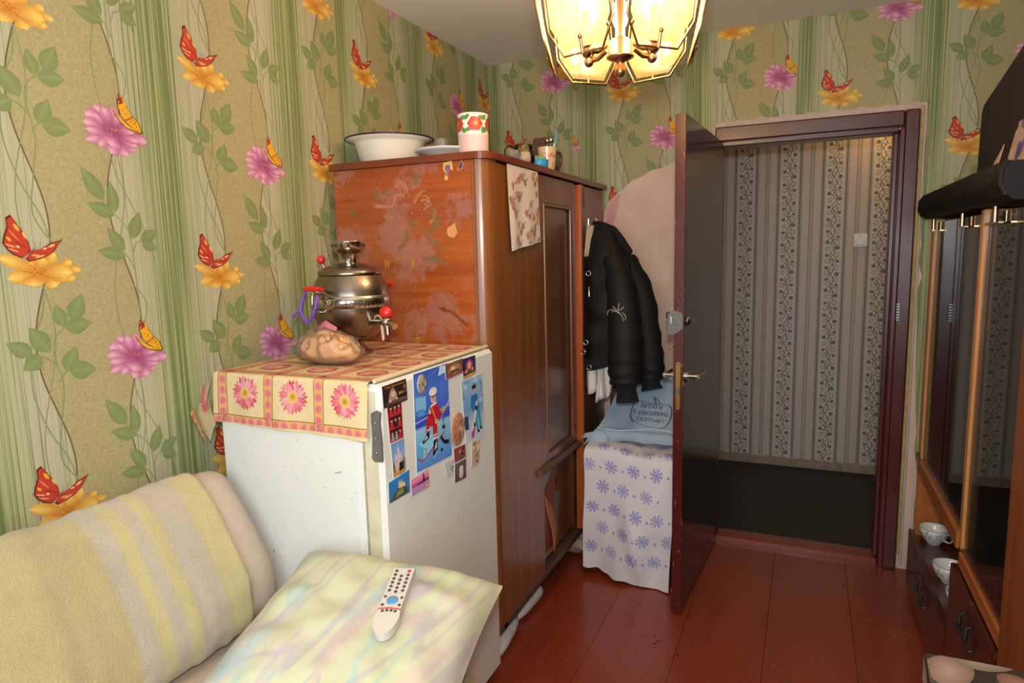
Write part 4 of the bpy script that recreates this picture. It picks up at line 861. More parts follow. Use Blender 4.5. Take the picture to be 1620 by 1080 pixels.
for k in range(6):
    a = cdir + PI / 6 + k * PI / 3; ca, sa = math.cos(a), math.sin(a)
    # frame coordinates: s across, t up; leaning outwards towards the top
    def pf_(s, t, h=0, ca=ca, sa=sa):
        r = .168 + .045 * math.sin(t / .27 * PI * .5) * 1.0 - .0 + h
        return (CHX + ca * r - sa * s, CHY + sa * r + ca * s, CHB + .003 + t)
    octo = [(-.052, 0), (.052, 0), (.088, .058), (.088, .165), (.056, .225), (-.056, .225), (-.088, .165), (-.088, .058)]
    oc = []
    for i in range(8):
        p, q = octo[i], octo[(i + 1) % 8]; n_ = 3 if i in (2, 6) else 1
        for j in range(n_): oc.append((p[0] + (q[0] - p[0]) * j / n_, p[1] + (q[1] - p[1]) * j / n_))
    mb = MB(); mb.tube([pf_(*q) for q in oc], .0032, 6, closed=True); fr_ = mb.build('panel_frame', M_gold, ch)
    mb = MB(); inn = [(s * .90, .012 + t * .90) for s, t in octo]; nst = 6
    strips = []
    ts = [.012 + .2025 * i / 10 for i in range(11)]
    def halfw(t):
        for (s0, t0), (s1, t1) in (((.052, 0), (.088, .058)), ((.088, .058), (.088, .165)), ((.088, .165), (.056, .225))):
            tt = (t - .012) / .90
            if t0 <= tt + 1e-9 and tt <= t1 + 1e-6: return .90 * (s0 + (s1 - s0) * (tt - t0) / (t1 - t0))
        return .05
    ts = [.012 + .9 * q for q in (0, .02, .04, .058, .08, .11, .14, .165, .185, .205, .225)]
    mb.grid(lambda u, v: pf_((2 * u - 1) * halfw(ts[round(v * 10)]), ts[round(v * 10)]), 2, 10); g_ = mb.build('glass_panel', M_amber, ch); solidify(g_, .003)
    mb = MB(); mb.tube([pf_(0, -.002, .003), pf_(0, .028, .004)], .004, 6).ball(pf_(0, .032, .005), .006, 8); mb.build('clip', M_bronze, fr_)
    # arm, socket and candle bulb
    a2 = a + PI / 6; c2, s2 = math.cos(a2), math.sin(a2); g = lambda r, z: (CHX + c2 * r, CHY + s2 * r, CHB + z)
    if k % 6 != 5:
        mb = MB(); mb.tube([g(.04, .05), g(.065, .035), g(.088, .035)], .007, 8).ball(g(.092, .032), .013, 10).lathe([(.0001, .042), (.012, .044), (.019, .056), (.019, .072), (.012, .08), (.0001, .08)], g(.094, .0), 14); ar = mb.build('arm', M_bronze, ch)
        mb = MB(); mb.lathe([(.013, .08), (.013, .125)], g(.094, 0), 12); mb.build('candle_sleeve', mat('warm_candle_sleeve', (226, 190, 130), .5, var=0), ar)
        mb = MB(); mb.lathe([(.012, .125), (.020, .142), (.021, .158), (.014, .186), (.005, .205), (.0001, .208)], g(.094, 0), 12); mb.build('bulb', M_bulb, ar)

# ================================================================== ON THE WARDROBE TOP
TZ = WZ + .0006
M_basin = mat('white_enamelware', (236, 226, 208), .22, var=.05, vs=6, coat=.3); M_navy = mat('navy_enamel_rim', (40, 38, 56), .3)
t = thing('enamel_basin', 'wide white enamel basin with a dark rim on top of the wardrobe', 'basin', (.178, -1.245, TZ))
mb = MB(); mb.lathe([(.0001, 0), (.100, 0), (.112, .012), (.128, .075), (.134, .086), (.164, .094), (.164, .097), (.132, .090), (.122, .076), (.106, .014), (.0001, .006)], (.178, -1.245, TZ), 40); mb.build('bowl', M_basin, t)
mb = MB(); mb.tube([(.178 + .164 * math.cos(2 * PI * i / 40), -1.245 + .164 * math.sin(2 * PI * i / 40), TZ + .0955) for i in range(40)], .003, 6, closed=True); mb.build('rim', M_navy, t)
mb = MB(); mb.lathe([(.0001, 0), (.055, 0), (.062, .006), (.098, .022), (.112, .026), (.112, .030), (.096, .027), (.060, .011), (.0001, .008)], (.447, -1.295, TZ), 32); tag(mb.build('soup_plate', mat('grey_white_china', (222, 218, 214), .2, coat=.4, var=.03), origin=(.447, -1.295, TZ)), 'shallow white china plate beside the enamel basin', 'plate')
mb = MB(); mb.ball((.43, -1.295, TZ + .055), .026, 12, sz=.9); 
for v in mb.v: v += Vector((noise.noise(v * 60), noise.noise(v * 55 + Vector((3, 1, 2))), noise.noise(v * 50))) * .008
tag(mb.build('crumpled_wrap', glass('clear_film', (236, 232, 224), 1.45, .12, 1.6, .35, (230, 224, 214)), origin=(.43, -1.295, TZ + .03)), 'small ball of clear plastic wrap lying on the china plate', 'plastic wrap')
# tall flowered tin
t = thing('flowered_tin', 'tall pink and white tin with red poppies near the wardrobe corner', 'tin', (.566, -1.318, TZ))
TC = (.566, -1.318, TZ); TR = .052
def tin_col(u, v): return (222, 188, 184) if v < .52 else (238, 228, 218)
mb = MB(); mb.grid(lambda u, v: (TC[0] + TR * math.cos(2 * PI * u), TC[1] + TR * math.sin(2 * PI * u), TZ + .13 * v), 36, 25, cu=True, colfn=tin_col)
pr = Print(); rnd = random.Random(9)
for k in range(5):
    a = k * .066; z = .098
    for (du, dv) in ((-.028, .022), (-.024, -.018), (.026, -.02), (.022, .02)): pr.disc((a + du, z + dv), .012, .007, (74, 128, 62), (98, 150, 80), 8, rnd.random() * 3)
    for i in range(6): b_ = 2 * PI * i / 6; pr.petal((a, z), (a + .026 * math.cos(b_), z + .025 * math.sin(b_)), .026, (214, 92, 60), (206, 52, 40), (190, 36, 34), 4)
    pr.disc((a, z), .006, .007, (230, 190, 110), (150, 70, 40), 8)
pr.clip(rect(-.05, .32, .02, .129)).lay(mb, lambda u, v, h: (TC[0] + (TR + h) * math.cos(u / TR + .25), TC[1] + (TR + h) * math.sin(u / TR + .25), TZ + v), .0004, .00004)
mb.build('body', mat('tin_print', (255, 255, 255), .3, vcol=True, var=.03, coat=.2), t)
mb = MB(); mb.lathe([(TR + .001, .127), (TR + .002, .132), (TR, .1345), (.048, .1335), (.0001, .133)], TC, 36); mb.build('lid', M_basin, t)
# black cable
mb = MB(); q = smooth([(.60, -1.12, TZ + .006), (.585, -1.10, TZ + .045), (.58, -1.04, TZ + .068), (.585, -.97, TZ + .055), (.59, -.94, TZ + .04), (.585, -.90, TZ + .058), (.58, -.84, TZ + .056), (.575, -.79, TZ + .03), (.57, -.78, TZ + .005)], 6); mb.tube(q, .0032, 8)
cb_ = tag(mb.build('cable', mat('black_rubber', (22, 22, 24), .5), origin=(.59, -.95, TZ)), 'looped black cable standing up among the jars on the wardrobe', 'cable')
# small plastic bag
mb = MB(); mb.ball((.608, -1.075, TZ + .026), .028, 16, sz=.9)
for v in mb.v: v += Vector((noise.noise(v * 45), noise.noise(v * 50 + Vector((9, 1, 2))) * 1.6, noise.noise(v * 55) * .5)) * .010; v.z = max(v.z, TZ + .001)
tag(mb.build('plastic_bag', glass('milky_film', (232, 228, 222), 1.45, .15, 2.0, .45, (226, 222, 216)), origin=(.608, -1.075, TZ)), 'small crumpled clear plastic bag between the tin and the glass jar', 'plastic bag')
# glass jar with a white filling
t = thing('glass_jar', 'squat glass jar half full of white powder on the wardrobe edge', 'jar', (.612, -.985, TZ))
JC = (.612, -.985, TZ)
mb = MB(); mb.lathe([(.0001, .001), (.036, .001), (.043, .010), (.043, .042), (.036, .054), (.033, .058), (.035, .062), (.035, .076), (.0335, .076), (.033, .062), (.031, .058), (.034, .053), (.041, .041), (.041, .011), (.035, .004), (.0001, .004)], JC, 28); mb.build('glass', glass('jar_glass', (244, 240, 232), 1.5), t)
mb = MB(); mb.lathe([(.0001, .005), (.034, .005), (.040, .012), (.040, .040), (.036, .046), (.0001, .05)], JC, 24); mb.build('powder', mat('white_powder', (238, 226, 210), .9), t)
# necklace stand bust
t = tag(None or bpy.data.objects.new('x', None), '', '') ; bpy.data.objects.remove(t)
BP = Matrix.Translation((.53, -.60, TZ)) @ Matrix.Rotation(math.radians(-8), 4, 'Z')
mb = MB(BP); out_ = [(-.078, 0), (.078, 0), (.082, .05), (.070, .10), (.048, .135), (.040, .165), (-.040, .165), (-.048, .135), (-.070, .10), (-.082, .05)]
def bust(u, v, h): return (u, h + .05 * (v / .17) * .6, v)
mb.prism(out_, bust, -.012, .012); bs_ = mb.build('necklace_stand', mat('brown_suede', (82, 58, 46), .8, sheen=.3), origin=(.53, -.60, TZ)); tag(bs_, 'brown neck-shaped necklace stand at the back of the wardrobe top', 'necklace stand')
m_ = bs_.modifiers.new('bevel', 'BEVEL'); m_.width = .005; m_.segments = 2
mb = MB(BP); mb.ball((0, .016, .150), .004, 8); mb.build('stud', M_steel, bs_)
# blue bowl with a green lid tucked in it
t = thing('blue_cup', 'small bright blue plastic bowl at the wardrobe edge beside the coffee mug', 'bowl', (.622, -.858, TZ))
mb = MB(); mb.lathe([(.0001, 0), (.030, 0), (.038, .006), (.041, .034), (.039, .034), (.036, .008), (.0001, .004)], (.622, -.858, TZ), 24); mb.build('bowl', mat('blue_plastic', (44, 150, 200), .25, var=.03), t)
mb = MB(Matrix.Translation((.618, -.842, TZ + .034)) @ Matrix.Rotation(math.radians(38), 4, 'X') @ Matrix.Rotation(math.radians(20), 4, 'Y')); mb.lathe([(.0001, -.003), (.032, -.003), (.033, 0), (.032, .004), (.0001, .004)], n=24); tag(mb.build('green_lid', mat('mint_plastic', (150, 206, 170), .35), origin=(.618, -.842, TZ + .02)), 'mint green round lid leaning in the blue bowl', 'lid')
# coffee mug
t = thing('coffee_mug', 'beige mug lettered Coffee in red, holding spoons on the wardrobe', 'mug', (.615, -.742, TZ))
MC = (.615, -.742, TZ)
mb = MB(); mb.grid(lambda u, v: (MC[0] + (.030 + .011 * v) * math.cos(2 * PI * u), MC[1] + (.030 + .011 * v) * math.sin(2 * PI * u), TZ + .098 * v), 32, 12, cu=True, colfn=lambda u, v: (214, 184, 146)); mb.lathe([(.041, .098), (.0385, .098), (.0285, .006), (.0001, .006)], MC, 32, col=(206, 176, 140)); mb.lathe([(.030, 0), (.0001, 0)], MC, 32, col=(206, 176, 140))
pr = Print(); text_print(pr, 'Coffee', .026, .018, .055, (186, 50, 34), shear=.1)
for i in range(3): pr.poly(rect(.006, .034, .012 + i * .009, .018 + i * .009), (122, 58, 36))
def mug_s(u, v, h): r = .030 + .011 * v / .098 + h; a = -1.35 + u / .036; return (MC[0] + r * math.cos(a), MC[1] + r * math.sin(a), TZ + v)
pr.lay(mb, mug_s, .0005, .0001); mb.build('body', mat('mug_print', (255, 255, 255), .25, vcol=True, var=.02, coat=.3), t)
mb = MB(); mb.tube(smooth([(MC[0] + .030, MC[1] + .022, TZ + .080), (MC[0] + .04, MC[1] + .045, TZ + .078), (MC[0] + .042, MC[1] + .056, TZ + .05), (MC[0] + .036, MC[1] + .045, TZ + .022), (MC[0] + .026, MC[1] + .022, TZ + .018)], 5), .006, 8); mb.build('handle', mat('brown_glaze', (84, 56, 38), .25), t)
for k, (dx, dy, lb) in enumerate([(.012, .016, 'tea spoon leaning left in the coffee mug'), (-.006, .024, 'tea spoon leaning right in the coffee mug')]):
    p0 = Vector((MC[0] + dx * .2, MC[1] - dy * .2, TZ + .012)); p1 = Vector((MC[0] + dx * .9, MC[1] + dy * .9, TZ + .118))
    mb = MB(); mb.tube([p0, p1], .002, 6); mb.ball(p1 + (p1 - p0).normalized() * .012, .013, 10)
    tag(mb.build('spoon', M_steel, origin=p0), lb, 'spoon', 'spoons in the coffee mug')
t = thing('toothbrush', 'blue and white toothbrush standing in the coffee mug', 'toothbrush', (MC[0], MC[1] + .01, TZ + .012))
p0 = Vector((MC[0] + .004, MC[1] + .006, TZ + .012)); p1 = Vector((MC[0] + .022, MC[1] + .062, TZ + .168))
mb = MB(); mb.tube([p0, p0.lerp(p1, .5), p1], [.004, .0055, .004], 8); mb.build('handle', mat('white_plastic', (222, 222, 216), .3), t)
mb = MB(); d_ = (p1 - p0).normalized(); mb.tube([p0.lerp(p1, .68) + Vector((0, -.004, .002)), p0.lerp(p1, .98) + Vector((0, -.004, .002))], .0045, 8); mb.build('grip', mat('turquoise_plastic', (66, 160, 190), .35), t)
# flowered cloth hanging from under the slab over the door
pr = Print(); rnd = random.Random(17)
for i in range(46):
    cu, cv = -1.255 + .285 * rnd.random(), 1.80 - .29 * rnd.random(); c = rnd.choice([(206, 150, 96), (190, 120, 100), (180, 140, 110), (150, 120, 110)])
    for k in range(5): a = 2 * PI * k / 5 + rnd.random(); pr.petal((cu, cv), (cu + .016 * math.cos(a), cv + .016 * math.sin(a)), .012, c, mixc(c, (230, 200, 170), .4), c, 3)
    pr.disc((cu + .02, cv + .012), .004, .005, (120, 116, 128), n=6)
def hang(u, v, h=0): # u: y, v: z
    k = (1.81 - v) / .3; return (.6575 + .006 + .005 * math.sin(u * 40 + k) * k + .006 * k + h, u + .012 * k * (1 if u > -1.1 else .5), v)
mb = MB(); mb.grid(lambda u, v: hang(-1.262 + .287 * u, 1.810 - (.30 - .035 * u) * v), 16, 12, col=(226, 212, 204)); pr.clip([(-1.26, 1.515), (-.977, 1.55), (-.977, 1.808), (-1.26, 1.808)]).lay(mb, hang, .0008, .00001)
tag(mb.build('hanging_cloth', mat('flowered_cotton', (255, 255, 255), .9, vcol=True, var=.05), origin=(.66, -1.12, 1.81)), 'small white cloth with brown flowers hanging over the wardrobe door', 'cloth')

# ================================================================== SAMOVAR AND BREAD
SC = Vector((.305, -1.69, CZ + .001))
sm = thing('samovar', 'round nickel samovar with red knobs on the daisy oilcloth', 'samovar', SC)
M_nick = mat('worn_nickel', (150, 136, 122), .26, 1, var=.25, vs=14); M_nick2 = mat('bright_nickel', (190, 182, 170), .14, 1, var=.05); M_red = mat('red_plastic_knob', (206, 40, 30), .3, var=.05)
mb = MB(); mb.lathe([(.0001, 0), (.062, 0), (.062, .006), (.045, .012), (.032, .03), (.032, .042), (.05, .048), (.055, .055), (.0001, .056)], SC, 32); mb.build('foot', M_nick, sm)
prof = []
for i in range(25): a = -PI / 2 * .62 + (PI / 2 * .62 + PI / 2 * .52) * i / 24; prof.append((.122 * math.cos(a) ** .85, .165 + .122 * math.sin(a) * 1.05))
prof = [(.055, .055)] + prof + [(.088, .262)]
mb = MB(); mb.lathe(prof, SC, 48); mb.build('body', M_nick, sm)
mb = MB(); mb.lathe([(.121, .150), (.1245, .152), (.1245, .186), (.121, .188)], SC, 48); bl = mb.build('belt', M_nick2, sm)
mb = MB()
for i, chh in enumerate('Самовар'):
    pr = Print(); text_print(pr, chh, .030, 0, 0, (60, 52, 46), shear=.25); a0 = -1.25 + i * .175
    pr.lay(mb, lambda u, v, h, a0=a0: (SC.x + (.1246 + h) * math.cos(a0 + u / .125), SC.y + (.1246 + h) * math.sin(a0 + u / .125), SC.z + .158 + v), .0003, .0001)
mb.build('lettering', mat('engraved_dark', (70, 60, 52), .5, .6, vcol=True, var=0), bl)
mb = MB(); mb.lathe([(.098, .250), (.100, .256), (.094, .264), (.070, .276), (.045, .284), (.040, .280), (.032, .284)], SC, 40); mb.build('shoulder', M_nick, sm)
mb = MB(); mb.lathe([(.030, .280), (.029, .315), (.034, .317), (.040, .321), (.046, .327)], SC, 32); mb.build('chimney', M_nick2, sm)
mb = MB(); mb.lathe([(.044, .326), (.049, .328), (.049, .350), (.051, .353), (.046, .353), (.044, .328)], SC, 36); cr = mb.build('crown', M_nick2, sm)
for i in range(14):
    a = 2 * PI * i / 14; mb = MB(); mb.ball((SC.x + .0492 * math.cos(a), SC.y + .0492 * math.sin(a), SC.z + .340), .0045, 6); mb.build('crown_hole', mat('dark_hole', (30, 26, 24), .7), cr)
for a in (-1.70, 1.44):   # side handles: brackets and red grips
    c_, s_ = math.cos(a), math.sin(a); g = lambda r, z: (SC.x + c_ * r, SC.y + s_ * r, SC.z + z)
    mb = MB(); mb.tube(smooth([g(.118, .20), g(.150, .205), g(.158, .175), g(.150, .148), g(.120, .14)], 4), .005, 8); hd = mb.build('handle', M_nick2, sm)
    mb = MB(); tx, ty = -s_, c_; mb.tube([(g(.152, .208)[0] - tx * .04, g(.152, .208)[1] - ty * .04, SC.z + .212), (g(.152, .208)[0], g(.152, .208)[1], SC.z + .214), (g(.152, .208)[0] + tx * .04, g(.152, .208)[1] + ty * .04, SC.z + .212)], [.006, .009, .006], 10); mb.build('grip', M_red, hd)
mb = MB(); mb.tube([(SC.x - .07, SC.y - .03, SC.z + .268), (SC.x - .078, SC.y - .034, SC.z + .285)], .003, 6); kn = mb.build('knob_pin', M_nick2, sm)
mb = MB(); mb.ball((SC.x - .08, SC.y - .036, SC.z + .298), .014, 12); mb.build('knob', M_red, kn)
# tap pointing to the room
ta = -.34; c_, s_ = math.cos(ta), math.sin(ta); g = lambda r, z: Vector((SC.x + c_ * r, SC.y + s_ * r, SC.z + z))
mb = MB(); mb.tube([g(.10, .105), g(.15, .108), g(.175, .110)], [.014, .009, .012], 12).ball(g(.182, .110), .017, 12).tube([g(.19, .108), g(.212, .104), g(.224, .098)], [.011, .009, .010], 10).tube([g(.186, .10), g(.188, .072)], [.009, .008], 10); tp = mb.build('tap', M_nick2, sm)
mb = MB(); mb.lathe([(.0001, .0), (.012, .0), (.018, .008), (.016, .024), (.006, .032), (.0001, .032)], g(.182, .124), 14, sx=1.2); mb.build('tap_knob', M_red, tp)
mb = MB(); mb.tube(smooth([g(.152, .118), g(.156, .09), g(.160, .055), g(.166, .06), (g(.162, .09)), g(.156, .12), g(.13, .125), g(.10, .09)], 5), .0022, 6); tag(mb.build('string_loop', mat('pale_string', (222, 190, 160), .9), origin=g(.16, .055)), 'thin pale string looped on the samovar tap', 'string')
# purple ribbon on the left handle
mb = MB(); g = lambda dx, dy, z: (SC.x - .034 + dx, SC.y - .15 + dy, SC.z + z)
mb.tube(smooth([g(-.016, 0, .205), g(-.012, -.02, .18), g(-.014, -.028, .15), g(.0, -.03, .125), g(.014, -.03, .115), g(.03, -.03, .135), g(.042, -.026, .165), g(.046, -.02, .195)], 5), [.004] * 0 or .0048, 8)
mb.tube(smooth([g(-.02, -.025, .150), g(-.036, -.03, .138), g(-.042, -.03, .128)], 4), .004, 6)
rb = tag(mb.build('ribbon', mat('purple_ribbon', (112, 62, 168), .4, var=.1), origin=g(0, 0, .115)), 'purple ribbon tied round the left samovar handle', 'ribbon')
# loaf in a clear bag, pink tag paper behind
t = thing('bread_bag', 'bread loaf in a clear plastic bag before the samovar', 'bread', (.375, -1.885, CZ + .001))
BC = Vector((.372, -1.885, CZ + .002)); BRt = Matrix.Translation(BC) @ Matrix.Rotation(.08, 4, 'Z')
mb = MB(BRt)
def loaf(u, v, k=1.0, bump=0.0):
    a = 2 * PI * u; b_ = -PI / 2 + PI * v; r = math.cos(b_) ** .6 if abs(b_) < PI / 2 - 1e-6 else .0
    p = Vector((.088 * k * math.sin(b_), .050 * k * r * math.cos(a), .042 + .042 * k * r * math.sin(a)))
    p.z *= 1 + .15 * math.sin(b_ * 2 + 2.2); w = noise.noise(p * 20) * .003 + bump * noise.noise(p * 42 + Vector((4, 4, 4))); p *= 1 + w / .06; p.z = max(p.z, .0012 if k < 1.04 else .0004); return p
mb.grid(lambda u, v: loaf(u, v), 28, 20, cu=True); mb.build('loaf', mat('bread_crust', (238, 176, 116), .7, var=.25, vs=18), t)
mb = MB(BRt); mb.grid(lambda u, v: loaf(u, v, 1.11, .009), 56, 40, cu=True); mb.build('bag', glass('crinkled_cellophane', (252, 250, 246), 1.4, .12, .9, .2, (244, 226, 206)), t)
mb = MB(); mb.grid(lambda u, v: (.245 + .085 * u, -1.815 - .012 * math.sin(u * 3) + .02 * v, CZ + .045 + .115 * v * (1 - .5 * abs(u - .6))), 8, 6); tag(solidify(mb.build('pink_packet', mat('pink_paper', (214, 120, 130), .5), origin=(.29, -1.81, CZ + .04)), .002), 'pink paper packet propped between the bread bag and the samovar', 'packet')
for v in bpy.data.objects['pink_packet'].data.vertices: v.co.z -= .0405

# ================================================================== PICTURES ON THE REFRIGERATOR DOOR
M_photo = mat('photo_print', (255, 255, 255), .28, vcol=True, var=.04, vs=60, coat=.2)
FXP = FX1 + .0004
def picture(name, label, cat, quad, draw, group=None, thick=.0012, base=(230, 226, 220), d0=0.0):
    """quad: four (y,z) corners from lower-left counter-clockwise; draw(p) paints in a unit square"""
    A, B, Cc, D = [Vector(q) for q in quad]
    def fn(u, v, h):
        q = (A.lerp(B, u)).lerp(D.lerp(Cc, u), v); return (FXP + d0 + h, q.x, q.y)
    mb = MB(); mb.prism([(0, 0), (1, 0), (1, 1), (0, 1)], fn, 0, thick, col=base)
    p = Print(); draw(p); p.clip(rect(.0, 1, .0, 1)).lay(mb, fn, thick + .0002, .00002)
    o = mb.build(name, M_photo, origin=(FXP + d0, (A.x + B.x) / 2, A.y)); tag(o, label, cat, group); return o
def frame(p, c, c2=None): p.poly(rect(0, 1, 0, 1), c)
def grad(p, stops):
    p.l += 1
    for (v0, c0), (v1, c1) in zip(stops, stops[1:]): p.tri([(0, v0), (1, v0), (1, v1)], [c0, c0, c1]); p.tri([(0, v0), (1, v1), (0, v1)], [c0, c1, c1])
def d_cal(p):
    grad(p, [(0, (62, 50, 44)), (.3, (40, 30, 30)), (1, (52, 34, 28))]); p.poly([(.1, .12), (1, .05), (1, .22), (.3, .28)], (104, 78, 66))
    p.poly([(.2, .2), (.28, .62), (.36, .78), (.46, .76), (.56, .5), (.58, .24)], (168, 132, 112)); p.disc((.42, .5), .09, .14, (206, 176, 156)); p.disc((.28, .22), .05, .04, (222, 200, 186)); p.disc((.54, .26), .05, .04, (222, 200, 186))
    p.poly([(.38, .7), (.40, .92), (.45, .7)], (150, 110, 92)); text_print(p, 'Год Кролика', .13, .5, .84, (220, 150, 50)); text_print(p, '2011', .17, .78, .40, (226, 190, 60), shear=.2); p.disc((.9, .68), .06, .1, (160, 80, 60))
picture('wall_calendar', 'small dark calendar card with a rabbit at the door corner', 'calendar', [(-2.070, 1.131), (-1.962, 1.131), (-1.966, 1.188), (-2.073, 1.187)], d_cal, d0=.0025)
def d_booth(p):
    frame(p, (196, 34, 44))
    for k in range(3):
        v = .03 + k * .325; p.poly(rect(.06, .94, v, v + .29), (70, 26, 30)); rnd = random.Random(k)
        for j in range(3):
            x = .22 + j * .28; p.poly([(x - .13, v), (x + .13, v), (x + .08, v + .15), (x - .08, v + .15)], rnd.choice([(186, 50, 60), (150, 150, 150), (40, 40, 56)])); p.disc((x, v + .2), .07, .05, (214, 168, 150)); p.disc((x, v + .235), .075, .03, (44, 26, 22))
picture('photo_strip', 'red bordered strip of three small group photos under the calendar', 'photo strip', [(-2.046, 1.036), (-1.986, 1.036), (-1.988, 1.137), (-2.053, 1.137)], d_booth)
def d_castle(p):
    grad(p, [(0, (196, 150, 100)), (.3, (120, 90, 90)), (.5, (150, 170, 210)), (1, (110, 150, 206))]); 
    for x, h, w in ((.3, .55, .12), (.5, .75, .1), (.65, .5, .14)): p.poly([(x - w, .2), (x + w, .2), (x + w * .7, h), (x, h + .15), (x - w * .7, h)], (214, 200, 206))
    for x, c in ((.35, (230, 180, 160)), (.6, (30, 30, 40)), (.75, (40, 36, 44))): p.poly([(x - .12, 0), (x + .12, 0), (x + .08, .35), (x - .08, .35)], c); p.disc((x, .42), .06, .05, (206, 160, 140))
    p.poly(rect(.1, .9, .02, .10), (206, 150, 70))
picture('castle_photo', 'upright postcard of people before pale towers below the photo strip', 'postcard', [(-2.038, .943), (-1.982, .946), (-1.984, 1.034), (-2.044, 1.033)], d_castle)
def d_cliff(p):
    grad(p, [(0, (60, 110, 170)), (.45, (60, 120, 190)), (1, (50, 130, 206))]); p.poly([(.05, .0), (.9, .05), (.85, .35), (.6, .55), (.45, .5), (.25, .3)], (70, 90, 56)); p.poly([(.3, .1), (.7, .15), (.65, .4), (.4, .35)], (140, 140, 90)); p.poly([(.45, .45), (.48, .85), (.54, .65), (.6, .8), (.66, .6), (.75, .62), (.8, .4)], (226, 206, 160)); p.stroke([(.7, .6), (.98, .72)], .02, (190, 90, 70))
picture('cliff_postcard', 'blue postcard of a castle on a green cliff at lower left of the door', 'postcard', [(-2.063, .884), (-1.967, .882), (-1.966, .944), (-2.062, .938)], d_cliff)
def d_sun(p):
    grad(p, [(0, (190, 130, 200)), (.4, (206, 140, 190)), (.5, (90, 70, 120)), (.56, (226, 90, 130)), (.8, (240, 150, 180)), (1, (226, 160, 190))]); p.poly([(.62, .38), (.78, .38), (.72, .95), (.68, .95)], (60, 46, 60)); p.poly(rect(.35, 1, .42, .5), (70, 60, 110)); p.poly(rect(.7, .78, .1, .4), (226, 140, 70)); p.poly(rect(.8, .98, .08, .16), (240, 220, 200))
picture('sunset_postcard', 'pink sunset postcard with a dark tower under the hockey poster', 'postcard', [(-1.962, .869), (-1.872, .867), (-1.875, .917), (-1.965, .913)], d_sun, d0=.0025)
def d_hockey(p):
    grad(p, [(0, (86, 140, 220)), (.28, (120, 186, 230)), (.42, (150, 200, 235)), (.45, (60, 70, 190)), (.75, (70, 120, 220)), (1, (60, 90, 200))])
    rnd = random.Random(8)
    for k in range(26): y = .46 + .5 * rnd.random(); x = rnd.random(); p.stroke([(x, y), (x + .35, y + .08)], .006, mixc((120, 190, 240), (50, 60, 170), rnd.random()))
    for k in range(16): x = rnd.random(); p.stroke([(x, .55), (x + .02, .95)], .005, mixc((150, 206, 245), (60, 80, 190), rnd.random()))
    p.poly([(.02, .62), (.30, .60), (.30, .74), (.02, .76)], (130, 190, 230)); p.poly([(.05, .56), (.28, .55), (.25, .62), (.08, .63)], (90, 150, 220))
    p.poly([(.68, .9), (.98, .92), (.95, .98), (.75, 1.0)], (190, 226, 245)); p.stroke([(.55, .33), (1, .62)], .012, (210, 220, 240)); p.stroke([(0, .5), (1, .56)], .01, (200, 220, 245))
    # podium
    p.poly([(.02, .15), (.18, .10), (.66, .26), (.5, .34), (.05, .28)], (150, 210, 236)); p.poly([(.02, .15), (.18, .10), (.20, .22), (.05, .28)], (96, 176, 220)); p.stroke([(.02, .14), (.18, .09), (.80, .29)], .018, (206, 60, 110)); text_print(p, '2', .10, .25, .145, (40, 50, 70))
    # child in red hockey kit, seated
    RED = (196, 34, 38)
    p.poly([(.42, .62), (.62, .64), (.70, .50), (.62, .43), (.40, .42)], RED); p.stroke([(.44, .60), (.36, .52), (.50, .54)], .07, RED); p.stroke([(.60, .60), (.68, .50), (.60, .45)], .07, RED); p.stroke([(.42, .615), (.60, .635)], .02, (236, 232, 230)); p.stroke([(.36, .55), (.40, .60)], .02, (236, 232, 230))
    p.stroke([(.50, .45), (.34, .47), (.33, .36)], .11, RED); p.stroke([(.56, .44), (.53, .36), (.52, .28)], .12, RED)
    for a in ((.30, .385, .38, .385), (.31, .36, .38, .36), (.47, .30, .57, .31), (.48, .27, .57, .28)): p.stroke([a[:2], a[2:]], .014, (236, 230, 230))
    p.poly([(.29, .36), (.37, .37), (.36, .30), (.18, .26), (.16, .29), (.27, .32)], (28, 28, 34)); p.poly([(.20, .285), (.30, .33), (.32, .31)], (220, 220, 224)); p.poly([(.47, .25), (.58, .26), (.58, .14), (.47, .08), (.44, .10), (.46, .17)], (26, 26, 32)); p.poly([(.48, .14), (.55, .24), (.56, .17)], (220, 222, 226)); p.stroke([(.45, .07), (.57, .13)], .012, (226, 226, 230))
    p.disc((.52, .69), .075, .05, (214, 168, 148)); p.disc((.52, .725), .085, .022, (44, 32, 28)); p.disc((.51, .76), .115, .045, (232, 230, 226)); p.stroke([(.43, .72), (.46, .66), (.52, .645)], .012, (230, 228, 224)); p.disc((.49, .695), .01, .006, (50, 34, 30), n=6); p.disc((.55, .697), .01, .006, (50, 34, 30), n=6); p.stroke([(.50, .668), (.54, .668)], .006, (170, 90, 86))
    p.disc((.40, .56), .04, .02, (214, 168, 148)); p.disc((.58, .44), .05, .025, (206, 180, 170))
    p.stroke([(.44, .62), (.56, .46), (.70, .24), (.74, .20)], .022, (206, 170, 130)); p.stroke([(.68, .26), (.78, .185), (.92, .17)], .045, (30, 30, 34)); p.disc((.70, .115), .035, .018, (26, 26, 32), n=10)
    p.disc((.78, .53), .06, .04, (186, 150, 90)); p.stroke([(.78, .50), (.78, .38)], .02, (80, 70, 60)); p.poly(rect(.74, .82, .33, .37), (40, 34, 34))
picture('hockey_poster', 'tall blue poster of a child in red hockey kit on the door', 'poster', [(-1.930, .922), (-1.738, .915), (-1.743, 1.192), (-1.927, 1.191)], d_hockey)
